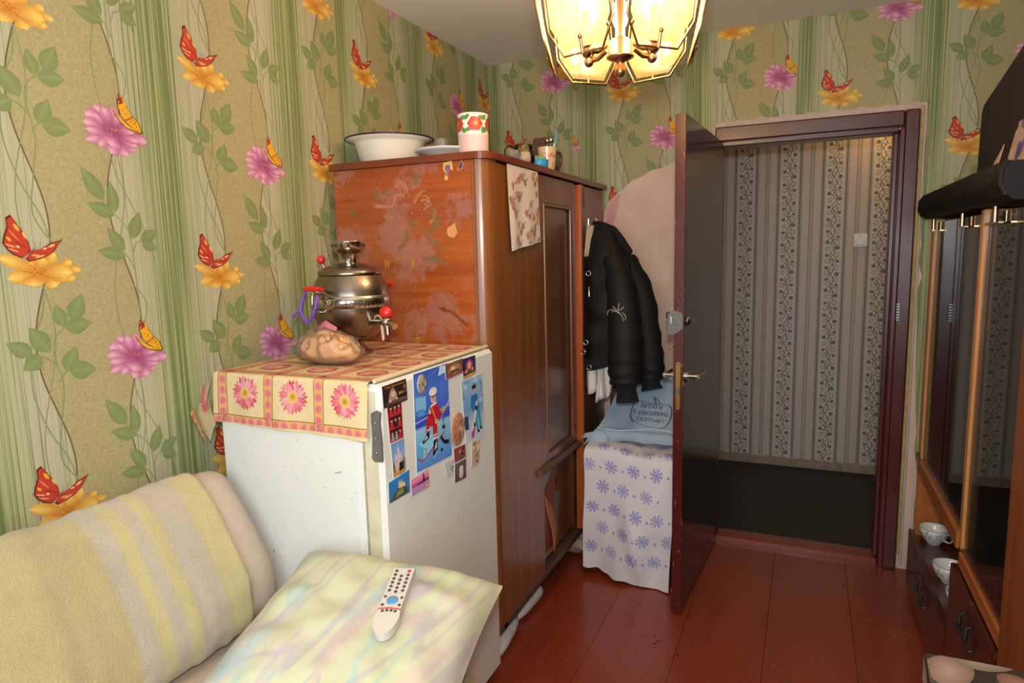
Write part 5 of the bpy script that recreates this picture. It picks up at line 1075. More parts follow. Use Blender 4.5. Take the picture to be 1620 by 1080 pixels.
def d_round(c1, c2):
    def f(p):
        frame(p, c1); p.disc((.5, .5), .36, .36, c2, mixc(c1, c2, .4)); p.disc((.4, .58), .12, .14, mixc(c2, (240, 230, 210), .6)); p.poly([(.2, .2), (.5, .3), (.8, .2), (.7, .45), (.3, .45)], mixc(c1, (90, 60, 40), .5)); p.poly(rect(0, 1, 0, .1), (190, 70, 110))
    return f
def plate_magnet(name, label, y, z, ry, rz, c1, c2, d0=.002):
    mb = MB(); n = 20
    mb.lathe([(.0001, 0), (1, 0), (1, .3), (.8, .45), (.0001, .6)], n=n)
    vs_ = [(FXP + d0 + v.z * .008, y + v.x * ry * (1 + .06 * math.sin(9 * math.atan2(v.y, v.x))), z + v.y * rz) for v in mb.v]
    m = MB(); m.add(vs_, mb.f, c1, 0, True); p = Print(); rnd = random.Random(int(abs(y) * 1000))
    for i in range(26): a = rnd.random() * 6.28; r = rnd.random() ** .5 * .75; p.disc((y + r * ry * math.cos(a), z + r * rz * math.sin(a)), ry * .16, rz * .13, mixc(c2, rnd.choice([(220, 210, 190), (60, 70, 60), (200, 120, 70)]), rnd.random()), n=7, a=a)
    p.lay(m, lambda u, v, h: (FXP + d0 + .0052 + h, u, v), 0, .00003)
    return tag(m.build(name, M_photo, origin=(FXP + d0, y, z - rz)), label, 'magnet', 'magnets on the refrigerator door')
plate_magnet('fridge_magnet', 'grey round stone-like magnet at the top of the hockey poster', -1.890, 1.158, .024, .027, (160, 154, 140), (170, 164, 150))
plate_magnet('fridge_magnet', 'orange round flower magnet at the right edge of the hockey poster', -1.700, .985, .042, .050, (190, 140, 110), (206, 120, 70))
picture('temple_postcard', 'small brown building postcard at the top edge of the door', 'postcard', [(-1.759, 1.145), (-1.647, 1.15), (-1.655, 1.193), (-1.763, 1.190)], d_round((120, 84, 70), (206, 150, 110)), d0=.0025)
def d_crest(p): frame(p, (36, 44, 110)); p.poly(rect(0, 1, 0, .15), (220, 150, 60)); p.disc((.5, .58), .3, .3, (206, 70, 60), (190, 60, 60)); p.disc((.5, .58), .14, .2, (226, 170, 170)); p.disc((.25, .32), .12, .1, (214, 140, 60)); p.disc((.75, .32), .12, .1, (214, 140, 60)); p.disc((.5, .3), .14, .1, (70, 100, 70))
picture('crest_postcard', 'navy postcard with a red crest at the upper right of the door', 'postcard', [(-1.656, 1.126), (-1.572, 1.133), (-1.572, 1.190), (-1.655, 1.190)], d_crest, d0=.0025)
def d_snow(p):
    grad(p, [(0, (206, 214, 226)), (.3, (190, 206, 226)), (.5, (120, 160, 206)), (1, (150, 196, 226))]); rnd = random.Random(5)
    for k in range(14): x, y = rnd.random(), .5 + .5 * rnd.random(); p.disc((x, y), .1, .05, mixc((200, 220, 236), (100, 150, 206), rnd.random()), n=8)
    p.poly(rect(.0, .2, .2, .42), (60, 66, 86)); p.poly([(.42, .72), (.70, .72), (.76, .50), (.64, .40), (.42, .48)], (36, 120, 190)); p.stroke([(.45, .70), (.40, .56), (.55, .52)], .12, (40, 130, 196)); p.stroke([(.60, .48), (.60, .30), (.66, .14)], .12, (44, 160, 196)); p.stroke([(.72, .48), (.78, .3), (.80, .18)], .11, (40, 150, 190))
    p.disc((.57, .80), .09, .045, (206, 160, 140)); p.disc((.56, .845), .11, .035, (44, 40, 50)); p.poly([(.62, .60), (.72, .62), (.42, .06), (.32, .04), (.30, .12)], (226, 220, 224)); p.poly([(.44, .2), (.52, .2), (.42, .04), (.30, .03), (.30, .12)], (206, 60, 150)); p.disc((.62, .5), .06, .04, (40, 40, 50)); p.disc((.5, .24), .05, .04, (40, 40, 50)); p.disc((.68, .12), .07, .025, (30, 30, 36)); p.disc((.82, .16), .07, .025, (30, 30, 36))
picture('snowboard_poster', 'pale blue poster of a child holding a snowboard near the wardrobe', 'poster', [(-1.646, .928), (-1.519, .914), (-1.524, 1.124), (-1.665, 1.120)], d_snow)
def d_small(cs):
    def f(p):
        frame(p, cs[0]); rnd = random.Random(len(cs) + cs[0][0])
        for k in range(14): p.disc((.12 + .76 * rnd.random(), .1 + .8 * rnd.random()), .08 + .1 * rnd.random(), .05 + .08 * rnd.random(), rnd.choice(cs), n=8, a=rnd.random())
    return f
picture('winter_magnet', 'small grey-white winter picture magnet under the hockey poster corner', 'magnet', [(-1.773, .858), (-1.736, .857), (-1.732, .903), (-1.784, .905)], d_small([(196, 200, 200), (90, 110, 110), (226, 226, 226), (170, 90, 80)]), d0=.002)
picture('festive_magnet', 'small red and green picture magnet above the dog photo', 'magnet', [(-1.724, .886), (-1.652, .884), (-1.655, .926), (-1.726, .930)], d_small([(150, 70, 66), (60, 100, 70), (200, 190, 180), (190, 60, 60), (60, 50, 50)]), d0=.001)
def d_dog(p): frame(p, (110, 84, 84)); p.poly([(0, 0), (1, 0), (1, .4), (0, .2)], (90, 70, 70)); p.disc((.55, .38), .2, .3, (230, 222, 214), (206, 196, 190)); p.disc((.55, .62), .17, .14, (238, 232, 226)); p.disc((.5, .63), .025, .02, (40, 30, 30), n=6); p.disc((.6, .64), .025, .02, (40, 30, 30), n=6); p.disc((.55, .57), .03, .02, (40, 30, 30), n=6)
picture('dog_photo', 'small brown photo of a fluffy white dog on the door', 'photo', [(-1.729, .826), (-1.657, .820), (-1.653, .880), (-1.725, .882)], d_dog, d0=.002)
picture('tan_magnet', 'narrow tan magnet with a small figure under the snowboard poster', 'magnet', [(-1.618, .842), (-1.565, .838), (-1.555, .912), (-1.612, .92)], d_small([(206, 180, 140), (170, 130, 80), (150, 40, 50), (230, 220, 206)]), d0=.002)

# ================================================================== REMOTE, SLIPPERS
RM = PM @ Matrix.Translation((.0, .0, .0))
def pil(x, y): # point on the pillow's top at world x,y (approximately)
    q = PM.inverted() @ Vector((x, y, .7)); p = pf(min(1, max(0, q.x / .262 / 2 + .5)), min(1, max(0, q.y / .29 / 2 + .5)), 1); return PM @ Vector(p)
pa, pb = pil(.805, -2.205), pil(.865, -2.375); ax_ = (pa - pb).normalized(); up_ = (pil(.83, -2.27) - pil(.80, -2.28)).cross(ax_); up_ = Vector((0, 0, 1)) - ax_ * ax_.z; up_.normalize(); sx_ = ax_.cross(up_)
RMm = Matrix(((sx_.x, ax_.x, up_.x, 0), (sx_.y, ax_.y, up_.y, 0), (sx_.z, ax_.z, up_.z, 0), (0, 0, 0, 1))); RMm = Matrix.Translation((pa + pb) / 2 + Vector((0, 0, .010))) @ RMm
rmt = thing('remote_control', 'light grey remote control lying on the lime pillow', 'remote control', tuple((pa + pb) / 2 + Vector((0, 0, .009))))
M_rem = mat('light_grey_plastic', (206, 198, 188), .4, var=.04); M_btn = mat('dark_rubber_button', (70, 66, 62), .6)
outl = [(-.020, .098), (.020, .098), (.0235, .092), (.0235, -.03), (.026, -.045), (.024, -.068), (.017, -.088), (.006, -.098), (-.006, -.098), (-.017, -.088), (-.024, -.068), (-.026, -.045), (-.0235, -.03), (-.0235, .092)]
outl = smooth(outl[3:] + outl[:3] + [outl[3]], 3)[:-1]
mb = MB(RMm); mb.prism(outl, lambda u, v, h: (u, v, h), 0, .018); bd = mb.build('body', M_rem, rmt); m_ = bd.modifiers.new('bevel', 'BEVEL'); m_.width = .004; m_.segments = 2; m_.limit_method = 'ANGLE'
mb = MB(RMm); mb.tube([(-.025, -.036, .012), (-.022, -.030, .0185), (0, -.027, .0187), (.022, -.030, .0185), (.0256, -.040, .012)], .0018, 6); mb.build('red_band', mat('red_translucent_band', (206, 84, 70), .3), bd)
for c in range(3):
    for r in range(6):
        if c == 1 and r == 0: continue
        z_ = .088 - r * .0125 - (.004 if c == 1 else 0); red = (c == 2 and r == 0)
        mb = MB(RMm @ Matrix.Translation(((c - 1) * .0145, z_, .018))); mb.lathe([(.0045 if red else .0038, 0), (.004 if red else .0034, .0018), (.0001, .002)], n=10); mb.build('button', mat('red_button', (206, 40, 70), .4) if red else M_btn, bd)
mb = MB(RMm @ Matrix.Translation((0, -.005, .018))); mb.lathe([(.0125, 0), (.012, .002), (.0075, .0022), (.0001, .0026)], n=24); mb.build('dial', mat('blue_dial', (92, 150, 196), .35), bd)
for q in [(-.018, .006), (-.018, -.018), (.018, .004), (.018, -.018), (-.013, -.036), (-.004, -.034), (.005, -.034), (.014, -.036)]:
    mb = MB(RMm @ Matrix.Translation((q[0], q[1], .018))); mb.lathe([(.0034, 0), (.003, .0016), (.0001, .0018)], n=10); mb.build('button', M_btn, bd)
M_slip = mat('white_knit', (216, 208, 204), .8, var=.15, vs=40, vstretch=(1, 6, 1))
for k, (x, y, a, lb) in enumerate([(.585, -1.235, 6, 'white slipper under the wardrobe nearest the refrigerator'), (.572, -.965, -4, 'white slipper under the middle of the wardrobe')]):
    Mx = Matrix.Translation((x, y, 0.0006)) @ Matrix.Rotation(math.radians(a), 4, 'Z')
    def sl(u, v):
        aa = 2 * PI * u; L_ = -.115 + .23 * v; w = .042 * (max(0, 1 - abs(L_ / .127) ** 3)) ** .5 + .001; hh = (.075 if L_ > 0 else .075 - .02 * min(1, -L_ / .1)) * (max(0.02, 1 - abs(L_ / .127) ** 4)) ** .5
        return (w * math.cos(aa), L_, max(0, hh * .5 + hh * .5 * math.sin(aa)) + .0)
    mb = MB(Mx); mb.grid(sl, 20, 16, cu=True); so = tag(mb.build('slipper', M_slip, origin=(x, y, 0)), lb, 'slipper', 'slippers under the wardrobe')
    mb = MB(Mx)
    for i in range(5): yy = .02 + i * .018; mb.tube([(sl(.02 + .48 * j / 10, (yy + .125) / .25)[0] * 1.01, yy, sl(.02 + .48 * j / 10, .5 + yy * 4)[2] + .001) for j in range(11)], .0016, 5)
    o = mb.build('ribbing', M_slip, so); o['kind'] = 'stuff'
# ================================================================== CHAIR WITH LINEN, JACKET
M_chw = wood('dark_chair_wood', (92, 56, 36), (62, 36, 24), 'z', 12, .4, .3)
ct = thing('chair', 'wooden chair with patterned backrest buried under linen beside the open door', 'chair', (.91, -.33, 0))
mb = MB(); mb.box(.72, 1.10, -.52, -.10, .42, .465, .01); mb.build('seat', M_chw, ct)
for x in (.735, 1.085):
    mb = MB(); mb.tube([(x, -.50, .425), (x, -.51, 0)], [.02, .015], 8); mb.build('leg', M_chw, ct)
    mb = MB(); mb.tube([(x, -.115, .425), (x, -.09, 0)], [.02, .015], 8); mb.build('leg', M_chw, ct)
    mb = MB(); mb.tube([(x, -.085, .43), (x, -.075, .65), (x, -.06, .885)], [.019, .018, .015], 8); mb.build('back_post', M_chw, ct)
mb = MB(); mb.box(.757, 1.063, -.095, -.062, .50, .86, .012); bk = mb.build('backrest', mat('red_brown_upholstery', (128, 64, 50), .9, var=.5, vs=60, bump=.4), ct)
mb = MB(); mb.box(.700, .756, -.10, -.075, .52, .80, .008); mb.build('side_flap', mat('red_patterned_fabric', (140, 70, 54), .9, var=.55, vs=70, bump=.4), bk)
# folded linen on the seat under the sheet
mb, _ = cushion(Matrix.Translation((.887, -.33, .512)), .213, .20, .042, 16, 16, seed=9); subsurf(tag(mb.build('blue_cushion', mat('blue_cotton', (120, 150, 190), .8), origin=(.89, -.33, .467)), 'blue cushion poking out at the left under the snowflake sheet', 'cushion'))
mb, _ = cushion(Matrix.Translation((.89, -.37, .572)) @ Matrix.Rotation(.1, 4, 'Z'), .208, .185, .020, 16, 16, seed=3); subsurf(tag(mb.build('folded_linen', mat('yellow_red_print_fabric', (222, 190, 100), .85, var=.4, vs=40), origin=(.885, -.35, .552)), 'folded yellow printed linen on the blue cushion', 'linen'))
# snowflake sheet
def shp(u, v, h=0):
    """u 0..1 across, v in metres from the back along the top then down the front"""
    x = .712 + .405 * u; top_l = .34; R1 = .045
    zt = .606 + .012 * math.sin(u * 5 + 1) + .006 * noise.noise(Vector((x * 9, v * 9, 3)))
    if v < top_l: q = Vector((x, -.20 - v, zt + .01 * math.sin(v * 9))); n = Vector((0, 0, 1))
    elif v < top_l + R1 * PI / 2: a = (v - top_l) / R1; q = Vector((x, -.20 - top_l - R1 * math.sin(a), zt - R1 + R1 * math.cos(a) + .01 * math.sin(top_l * 9))); n = Vector((0, -math.sin(a), math.cos(a)))
    else:
        d = v - top_l - R1 * PI / 2; k = min(1, d / .3)
        w = (.016 * math.sin(u * 9 + d * 7) + .014 * math.exp(-((u - .35 - d * .7) / .09) ** 2) + .010 * noise.noise(Vector((x * 12, d * 6, 1)))) * k
        q = Vector((x + .006 * math.sin(d * 9), -.585 - .012 * k - .035 * u * k - w, zt - R1 - d)); n = Vector((0, -1, 0))
    q += n * h; q.z = max(q.z, .004); return q
VB = .34 + .045 * PI / 2
def vend(u): return VB + .535 + .012 * u + .014 * math.sin(u * 17) * 0 + .012 * noise.noise(Vector((u * 9, 0, 0)))
mb = MB(); mb.grid(lambda u, v: shp(u, v * vend(u)), 40, 60, col=(222, 214, 216))
pr = Print(); rnd = random.Random(14)
def flake(cu, cv, r, c):
    for i in range(8):
        a = PI / 4 * i + .2; e = (cu + r / .41 * math.cos(a), cv + r * math.sin(a)); pr.l = 1; pr.stroke([(cu, cv), e], .0048 * (2.0 if abs(math.sin(a)) > .7 else 1.2), c)
        for s_ in (.6, .95): pr.disc((cu + r / .41 * s_ * math.cos(a + .22), cv + r * s_ * math.sin(a + .22)), .0042 / .41, .0042, c, n=6)
for j in range(10):
    for i in range(4):
        u = .08 + .25 * i + (.125 if j % 2 else 0) + rnd.gauss(0, .012); v = .05 + .098 * j
        if u < .97: flake(u, v, .028, mixc((150, 146, 200), (176, 172, 212), rnd.random()))
        if u + .13 < .98: pr.disc((u + .13, v + .01), .007 / .41, .007, (160, 156, 204), n=6)
pr.clip(rect(.01, .99, .01, .905)).lay(mb, shp, .0012, .00001)
tag(mb.build('sheet', mat('snowflake_cotton', (255, 255, 255), .9, vcol=True, var=.06, vs=14, bump=.25, bs=30), origin=(.91, -.4, .0)), 'white sheet with lilac snowflakes hanging from the chair to the floor', 'sheet')
# blue T-shirt over the backrest
ts_ = thing('t_shirt', 'light blue T-shirt with an upside-down speech bubble thrown over the chair back', 't-shirt', (.92, -.3, .64))
def tee(u, v, h=0):
    """u = x in metres, v 0 at the backrest top to 1 at the hem"""
    y = -.125 - .345 * v; z = .888 - .33 * v + .075 * v * v; z = .888 - .262 * v ** 1.0 - .03 * math.sin(PI * v)
    w = .008 * noise.noise(Vector((u * 14, v * 4, 2))) + .006 * math.exp(-((u - .83 - .1 * v) / .014) ** 2) + .012 * math.exp(-((v - .86) / .035) ** 2)
    n = Vector((0, -.6, .8)); return Vector((u, y, z)) + n * (h + w)
def xl(v): return .775 - .075 * v ** 1.5 - (.04 if v > .9 else 0)
mb = MB(); mb.grid(lambda u, v: tee(xl(v) + (1.150 - xl(v)) * u, v), 30, 26)
mb.grid(lambda u, v: (.775 + .375 * u, -.125 + .09 * math.sin(v * PI / 2), .888 - .10 * (1 - math.cos(v * PI / 2)) * 1.0 + .012 * math.sin(v * PI)), 10, 6, flip=True)
M_tee = mat('light_blue_jersey', (168, 186, 204), .9, var=.08, vs=12, bump=.2, bs=60); bt = mb.build('body', M_tee, ts_)
mb = MB(); q = [tee(xl(.80) + (1.15 - xl(.80)) * i / 24, .80 + .05 * math.sin(i * .3), .004) for i in range(25)]; mb.tube(q, .0032, 6); mb.build('hem', mat('pale_hem_blue', (206, 216, 226), .9), bt)
mb = MB(); mb.grid(lambda u, v: Vector((.70 + .10 * u - .03 * v, -.47 - .03 * u * v, .632 - .05 * v + .035 * math.sin(u * PI))) , 8, 6); solidify(mb.build('sleeve', M_tee, ts_), .006)
pr = Print(); DK = (38, 42, 52); fixed = pr; mb = MB()
bub = smooth([(.925, .375), (.97, .36), (1.03, .375), (1.043, .375), (1.024, .29), (1.075, .375), (1.118, .38), (1.140, .46), (1.138, .62), (1.10, .73), (1.0, .705), (.94, .66), (.912, .57), (.912, .45), (.925, .375)], 4); bub = [(.865 + (a - .912) * .83, b_) for a, b_ in bub]; pr.stroke(bub, .0048, DK)
# the shirt hangs upside-down, so its lettering is turned by half a turn
for body, v, x in (('I AM LUCKY.', .655, 1.035), ('THEREFOREIT IS.', .55, 1.030), ('PLEASURE', .45, 1.03)):
    tmp = Print(); text_print(tmp, body, .034, 0, 0, DK)
    for p, c, l in tmp.t: fixed.t.append(([(x - .075 - q[0] * .70, v - .07 + q[1] * 2.6) for q in p], c, 2))
fixed.lay(mb, tee, .0030, .0001); mb.build('print', mat('dark_shirt_print', (255, 255, 255), .8, vcol=True, var=0), bt)
# jacket
jk = thing('jacket', 'black padded jacket hanging from the hook on the wardrobe', 'jacket', (.79, -.30, .93))
M_jk = mat('black_nylon', (24, 20, 19), .68, var=.3, vs=9, bump=.5, bs=22, spec=.3); M_knit = mat('black_rib_knit', (14, 13, 14), .95, bump=.4, bs=200)
secs = [(1.645, .695, -.30, .012, .02), (1.62, .725, -.30, .045, .055), (1.58, .742, -.30, .062, .085), (1.50, .755, -.30, .080, .125), (1.42, .768, -.30, .098, .165), (1.30, .782, -.30, .112, .19), (1.15, .795, -.30, .125, .205), (1.02, .80, -.30, .132, .21), (.955, .795, -.30, .126, .205)]
def lerp_sec(z):
    for a, b_ in zip(secs, secs[1:]):
        if b_[0] <= z <= a[0]: t = (a[0] - z) / (a[0] - b_[0]); return [a[i] + (b_[i] - a[i]) * t for i in range(5)]
    return list(secs[-1])
def jac(u, v, off=0):
    z = 1.645 - .69 * v; s_ = lerp_sec(z); a = 2 * PI * u; c, s = math.cos(a), math.sin(a); p = .62
    w = .010 * noise.noise(Vector((c * 3, s * 3, z * 9))) + .007 * math.sin(z * 42 + 2 * c) * min(1, v * 2)
    x = s_[1] + (s_[3] + off + w) * math.copysign(abs(c) ** p, c); y = s_[2] + (s_[4] + off + w) * math.copysign(abs(s) ** p, s)
    zz = z + (.06 * v * max(0, (x - .72) / .2) if v > .8 else 0); return (max(x, .664), y, zz)
mb = MB(); mb.grid(lambda u, v: jac(u, v), 40, 44, cu=True, flip=True); bj = mb.build('body', M_jk, jk)
mb = MB(); mb.grid(lambda u, v: jac(u, .93 + .07 * v, .004), 40, 4, cu=True, flip=True); mb.build('hem_band', M_knit, bj)
def sleeve(pts, rr, nm='sleeve'):
    q = smooth(pts, 6); n_ = len(q); r = [rr[min(int(i / 6), len(rr) - 1)] + (rr[min(int(i / 6) + 1, len(rr) - 1)] - rr[min(int(i / 6), len(rr) - 1)]) * (i % 6) / 6 for i in range(n_)]
    r = [a + .004 * math.sin(i * 1.7) for i, a in enumerate(r)]; m = MB(); m.tube(q, r, 18); return m.build(nm, M_jk, jk)
s1 = sleeve([(.80, -.40, 1.47), (.855, -.46, 1.32), (.878, -.485, 1.12), (.880, -.49, .98), (.885, -.495, .905)], [.05, .068, .076, .078, .070])
s2 = sleeve([(.82, -.24, 1.46), (.90, -.26, 1.30), (.935, -.29, 1.10), (.955, -.30, .97), (.955, -.30, .90)], [.05, .060, .066, .066, .058])
for (p, so) in (((.886, -.496, .908), s1), ((.955, -.30, .905), s2)):
    mb = MB(); mb.tube([p, (p[0] + .004, p[1] - .004, p[2] - .035), (p[0] + .010, p[1] - .008, p[2] - .085 if so is s1 else p[2] - .06)], [.046, .044, .052], 18); mb.build('cuff', M_knit, so)
# collar and beige lining, snaps, embroidery
mb = MB(); mb.tube(smooth([(.73, -.36, 1.625), (.775, -.33, 1.60), (.825, -.30, 1.53), (.85, -.28, 1.485)], 5), [.018] * 5 + [.024] * 5 + [.022] * 5 + [.012], 10); mb.build('collar', M_knit, jk)
mb = MB(); mb.grid(lambda u, v: (.668 + .03 * u * (1 - .4 * v), -.372 - .045 * v + .02 * u, 1.625 - .145 * v), 4, 8); solidify(mb.build('lining', mat('beige_lining', (190, 166, 140), .9), jk), .004)
for (y, z, dx) in [(-.508, 1.405, .70), (-.512, 1.09, .685), (-.512, 1.045, .672), (-.514, .975, .70)]:
    c_ = (dx + .02, -.30 - .215, z); mb = MB(); mb.tube([(c_[0] + .011 * math.cos(a), c_[1] - .004, c_[2] + .011 * math.sin(a)) for a in [2 * PI * i / 14 for i in range(14)]], .0022, 6, closed=True); mb.build('snap', M_steel, bj)
mb = MB(); mb.tube([(.722, -.515, 1.345), (.722, -.518, 1.33)], .004, 6).tube([(.722, -.518, 1.33), (.724, -.52, 1.30)], .0025, 6); mb.build('zip_pull', M_steel, bj)
mb = MB(); em = lambda u, v: (.865 + u, -.562 - .0 + .35 * abs(u), 1.235 + v)
for pts in [[(-.05, -.015), (-.045, .005), (-.02, .01), (.005, .0), (.02, -.02), (.025, -.04)], [(-.03, .0), (-.01, .004), (.01, -.008)], [(.005, .0), (.004, .02), (.008, .042)], [(.0, .008), (-.022, .024)], [(.01, .008), (.026, .022)], [(.02, .0), (.034, -.02), (.03, -.035)]]: mb.tube(smooth([em(*q) for q in pts], 3), .0026, 5)
mb.build('embroidery', mat('silver_thread', (166, 152, 128), .5, .2), s1)
# white garment under the jacket
mb = MB()
mb.grid(lambda u, v: (.695 + .035 * u + .012 * math.sin(u * 9), -.47 + .02 * math.sin(u * 7), .985 - (.115 + .03 * math.sin(u * 3)) * v), 8, 6); mb.grid(lambda u, v: (.735 + .075 * u + .006 * math.sin(v * 4 + u * 6), -.455 + .03 * math.sin(u * 6), 1.0 - (.205 - .05 * u) * v), 12, 8)
tag(solidify(mb.build('white_shirt', mat('white_cotton', (222, 214, 204), .9, var=.08), origin=(.74, -.45, .80)), .005), 'white shirt tails hanging below the black jacket', 'shirt')
# patterned bundle on the floor behind the sheet
mb, _ = cushion(Matrix.Translation((.60, -.35, .062)), .075, .12, .058, 14, 14, seed=2); subsurf(tag(mb.build('cloth_bundle', mat('tapestry_print', (196, 168, 140), .9, var=.6, vs=45), origin=(.60, -.35, 0)), 'tapestry patterned bundle on the floor under the far end of the wardrobe', 'bundle'))

# ================================================================== WALL UNIT ON THE RIGHT
M_cab = wood('dark_red_veneer', (72, 30, 20), (48, 18, 12), 'z', 12, .3, .5, .05); M_caby = wood('dark_red_veneer_y', (96, 44, 26), (66, 28, 16), 'y', 12, .3, .5, .05); M_light = wood('honey_birch', (206, 150, 92), (176, 116, 62), 'z', 10, .4, .3, .05); M_honeyy = wood('honey_rail', (186, 112, 54), (150, 82, 36), 'y', 10, .4, .3, .05); M_oak = wood('oak_veneer', (150, 84, 42), (104, 52, 24), 'z', 30, .4, .25, .03)
M_ledge = mat('black_brown_lacquer', (16, 11, 9), .6, coat=0, spec=.25, var=.2, vs=12)
X0 = 2.085; YA, YM, YB = -.17, -1.03, -1.572
cb = thing('wall_unit', 'dark wooden wall unit with glass doors and a ribbed black ledge', 'cabinet', (2.3, -.83, 0))
mb = MB(); mb.box(X0, 2.50, YA - .02, YA, 0, 1.60, .001); mb.build('end_panel', M_honeyy, cb)
mb = MB(); mb.box(X0 + .001, 2.50, YB, YB + .02, 0, 1.60, .001); mb.build('end_panel', M_cab, cb)
mb = MB(); mb.box(2.485, 2.50, YB + .021, YA - .021, 0, 1.60); mb.build('back_panel', mat('dark_back_panel', (156, 116, 78), .6), cb)
mb = MB(); mb.box(X0, 2.484, YM - .01, YM + .01, .012, .50); mb.build('divider', M_cab, cb)
mb = MB(); mb.box(X0 + .04, 2.484, YM - .005, YM + .009, .566, 1.598); mb.build('divider', M_light, cb)
mb = MB(); mb.box(X0 + .002, 2.484, YB + .021, YA - .021, .545, .565); mb.build('shelf', M_caby, cb)
mb = MB(); mb.box(X0 - .002, 2.484, YM + .011, YA - .021, .232, .250); mb.build('shelf', M_caby, cb)
mb = MB(); mb.box(X0 + .002, 2.484, YB + .021, YA - .021, .0, .012); mb.build('plinth', M_cab, cb)
# rails and posts that frame the glass
mb = MB(); mb.box(X0 - .006, X0 + .03, YM + .012, YA - .021, .545, .60, .003); mb.build('rail', M_honeyy, cb)
mb = MB(); mb.box(X0 - .006, X0 + .03, YB + .001, YM - .03, .51, .555, .003); mb.build('rail', M_honeyy, cb)
for y0_, y1_ in ((YA - .06, YA - .021), (YM - .028, YM + .010)):
    mb = MB(); mb.box(X0, X0 + .038, y0_, y1_, .60 if y0_ > -.5 else .556, 1.598, .003); mb.build('post', M_light, cb)
M_pane = glass('cabinet_glass', (244, 240, 234), 1.5, .0, .9)
for y0_, y1_, z0_ in ((YM + .011, YA - .061, .602), (YB + .021, YM - .029, .557)):
    mb = MB(); mb.box(X0 + .008, X0 + .013, y0_, y1_, z0_, 1.585); mb.build('glass_door', M_pane, cb)
M_clip = mat('brass_clip', (206, 166, 120), .25, 1, var=.05)
for y_, x_ in ((-.235, X0 - .004), (-.78, X0 - .004), (-1.20, X0 - .004)):
    mb = MB(); mb.tube([(x_, y_, 1.598), (x_, y_, 1.555)], .0075, 8).box(x_ - .008, x_ + .004, y_ - .075 if y_ < -.3 else y_ - .02, y_ + .075 if y_ < -.3 else y_ + .02, 1.552, 1.556); mb.build('glass_clip', M_clip, cb)
mb = MB(); mb.tube([(X0 - .012, YA - .075, .60), (X0 - .012, YA - .075, .635)], .006, 8); mb.build('glass_clip', M_clip, cb)
# ledge with ribs
lprof = [(2.048, 1.612), (2.036, 1.64), (2.038, 1.672), (2.052, 1.692), (2.50, 1.692), (2.50, 1.602), (2.06, 1.602)]
mb = MB(); mb.prism(lprof, lambda u, v, h: (u, h, v), -1.462, YA - .005); lg = mb.build('ledge', M_ledge, cb)
mb = MB(); y_ = -1.447
while y_ < YA - .03:
    mb.tube([(2.047, y_ - .006, 1.613), (2.034, y_ - .002, 1.64), (2.036, y_ + .003, 1.672), (2.051, y_ + .008, 1.691)], .0105, 6); y_ += .028
o = mb.build('ribs', M_ledge, lg); o['kind'] = 'stuff'
# doors below: a pair under the niche and a taller pair under the near pane
def cabdoor(y0_, y1_, z1_, hy):
    m = MB(); m.box(X0 - .020, X0 - .003, y0_, y1_, .03, z1_, .003); d = m.build('door', M_cab, cb)
    m = MB(); x_ = X0 - .021; hz = z1_ - .085
    m.tube([(x_, hy, hz - .035), (x_ - .010, hy, hz - .03), (x_ - .012, hy, hz), (x_ - .010, hy, hz + .03), (x_, hy, hz + .035)], [.006, .004, .0065, .004, .006], 8); m.tube([(x_ - .012, hy - .03, hz), (x_ - .016, hy, hz - .002), (x_ - .012, hy + .03, hz)], [.003, .006, .003], 8); m.build('handle', mat('antique_pewter', (92, 104, 100), .3, .9, var=.3, vs=60), d)
ym_ = (YA + YM) / 2
cabdoor(ym_ + .002, YA - .004, .268, ym_ + .055); cabdoor(YM + .012, ym_ - .002, .268, ym_ - .05)
yn_ = (YM + YB) / 2
cabdoor(yn_ + .002, YM - .003, .505, yn_ + .04); cabdoor(YB + .003, yn_ - .002, .505, yn_ - .04)
# tall oak module nearer the camera
oc_ = thing('oak_cupboard', 'tall oak veneer cupboard at the right edge beside the glass doors', 'cupboard', (2.3, -1.78, 0))
mb = MB(); mb.box(X0 + .004, 2.50, -1.985, YB - .004, 0, 1.60, .002); mb.build('body', M_cab, oc_)
mb = MB(); mb.box(X0 - .016, X0 + .003, -1.983, YB - .005, .03, 1.595, .003); dd = mb.build('door', M_oak, oc_)
mb = MB(); mb.tube([(X0 - .016, -1.95, .95), (X0 - .034, -1.95, .95), (X0 - .034, -1.95, 1.05), (X0 - .016, -1.95, 1.05)], .004, 8); mb.build('handle', M_clip, dd)
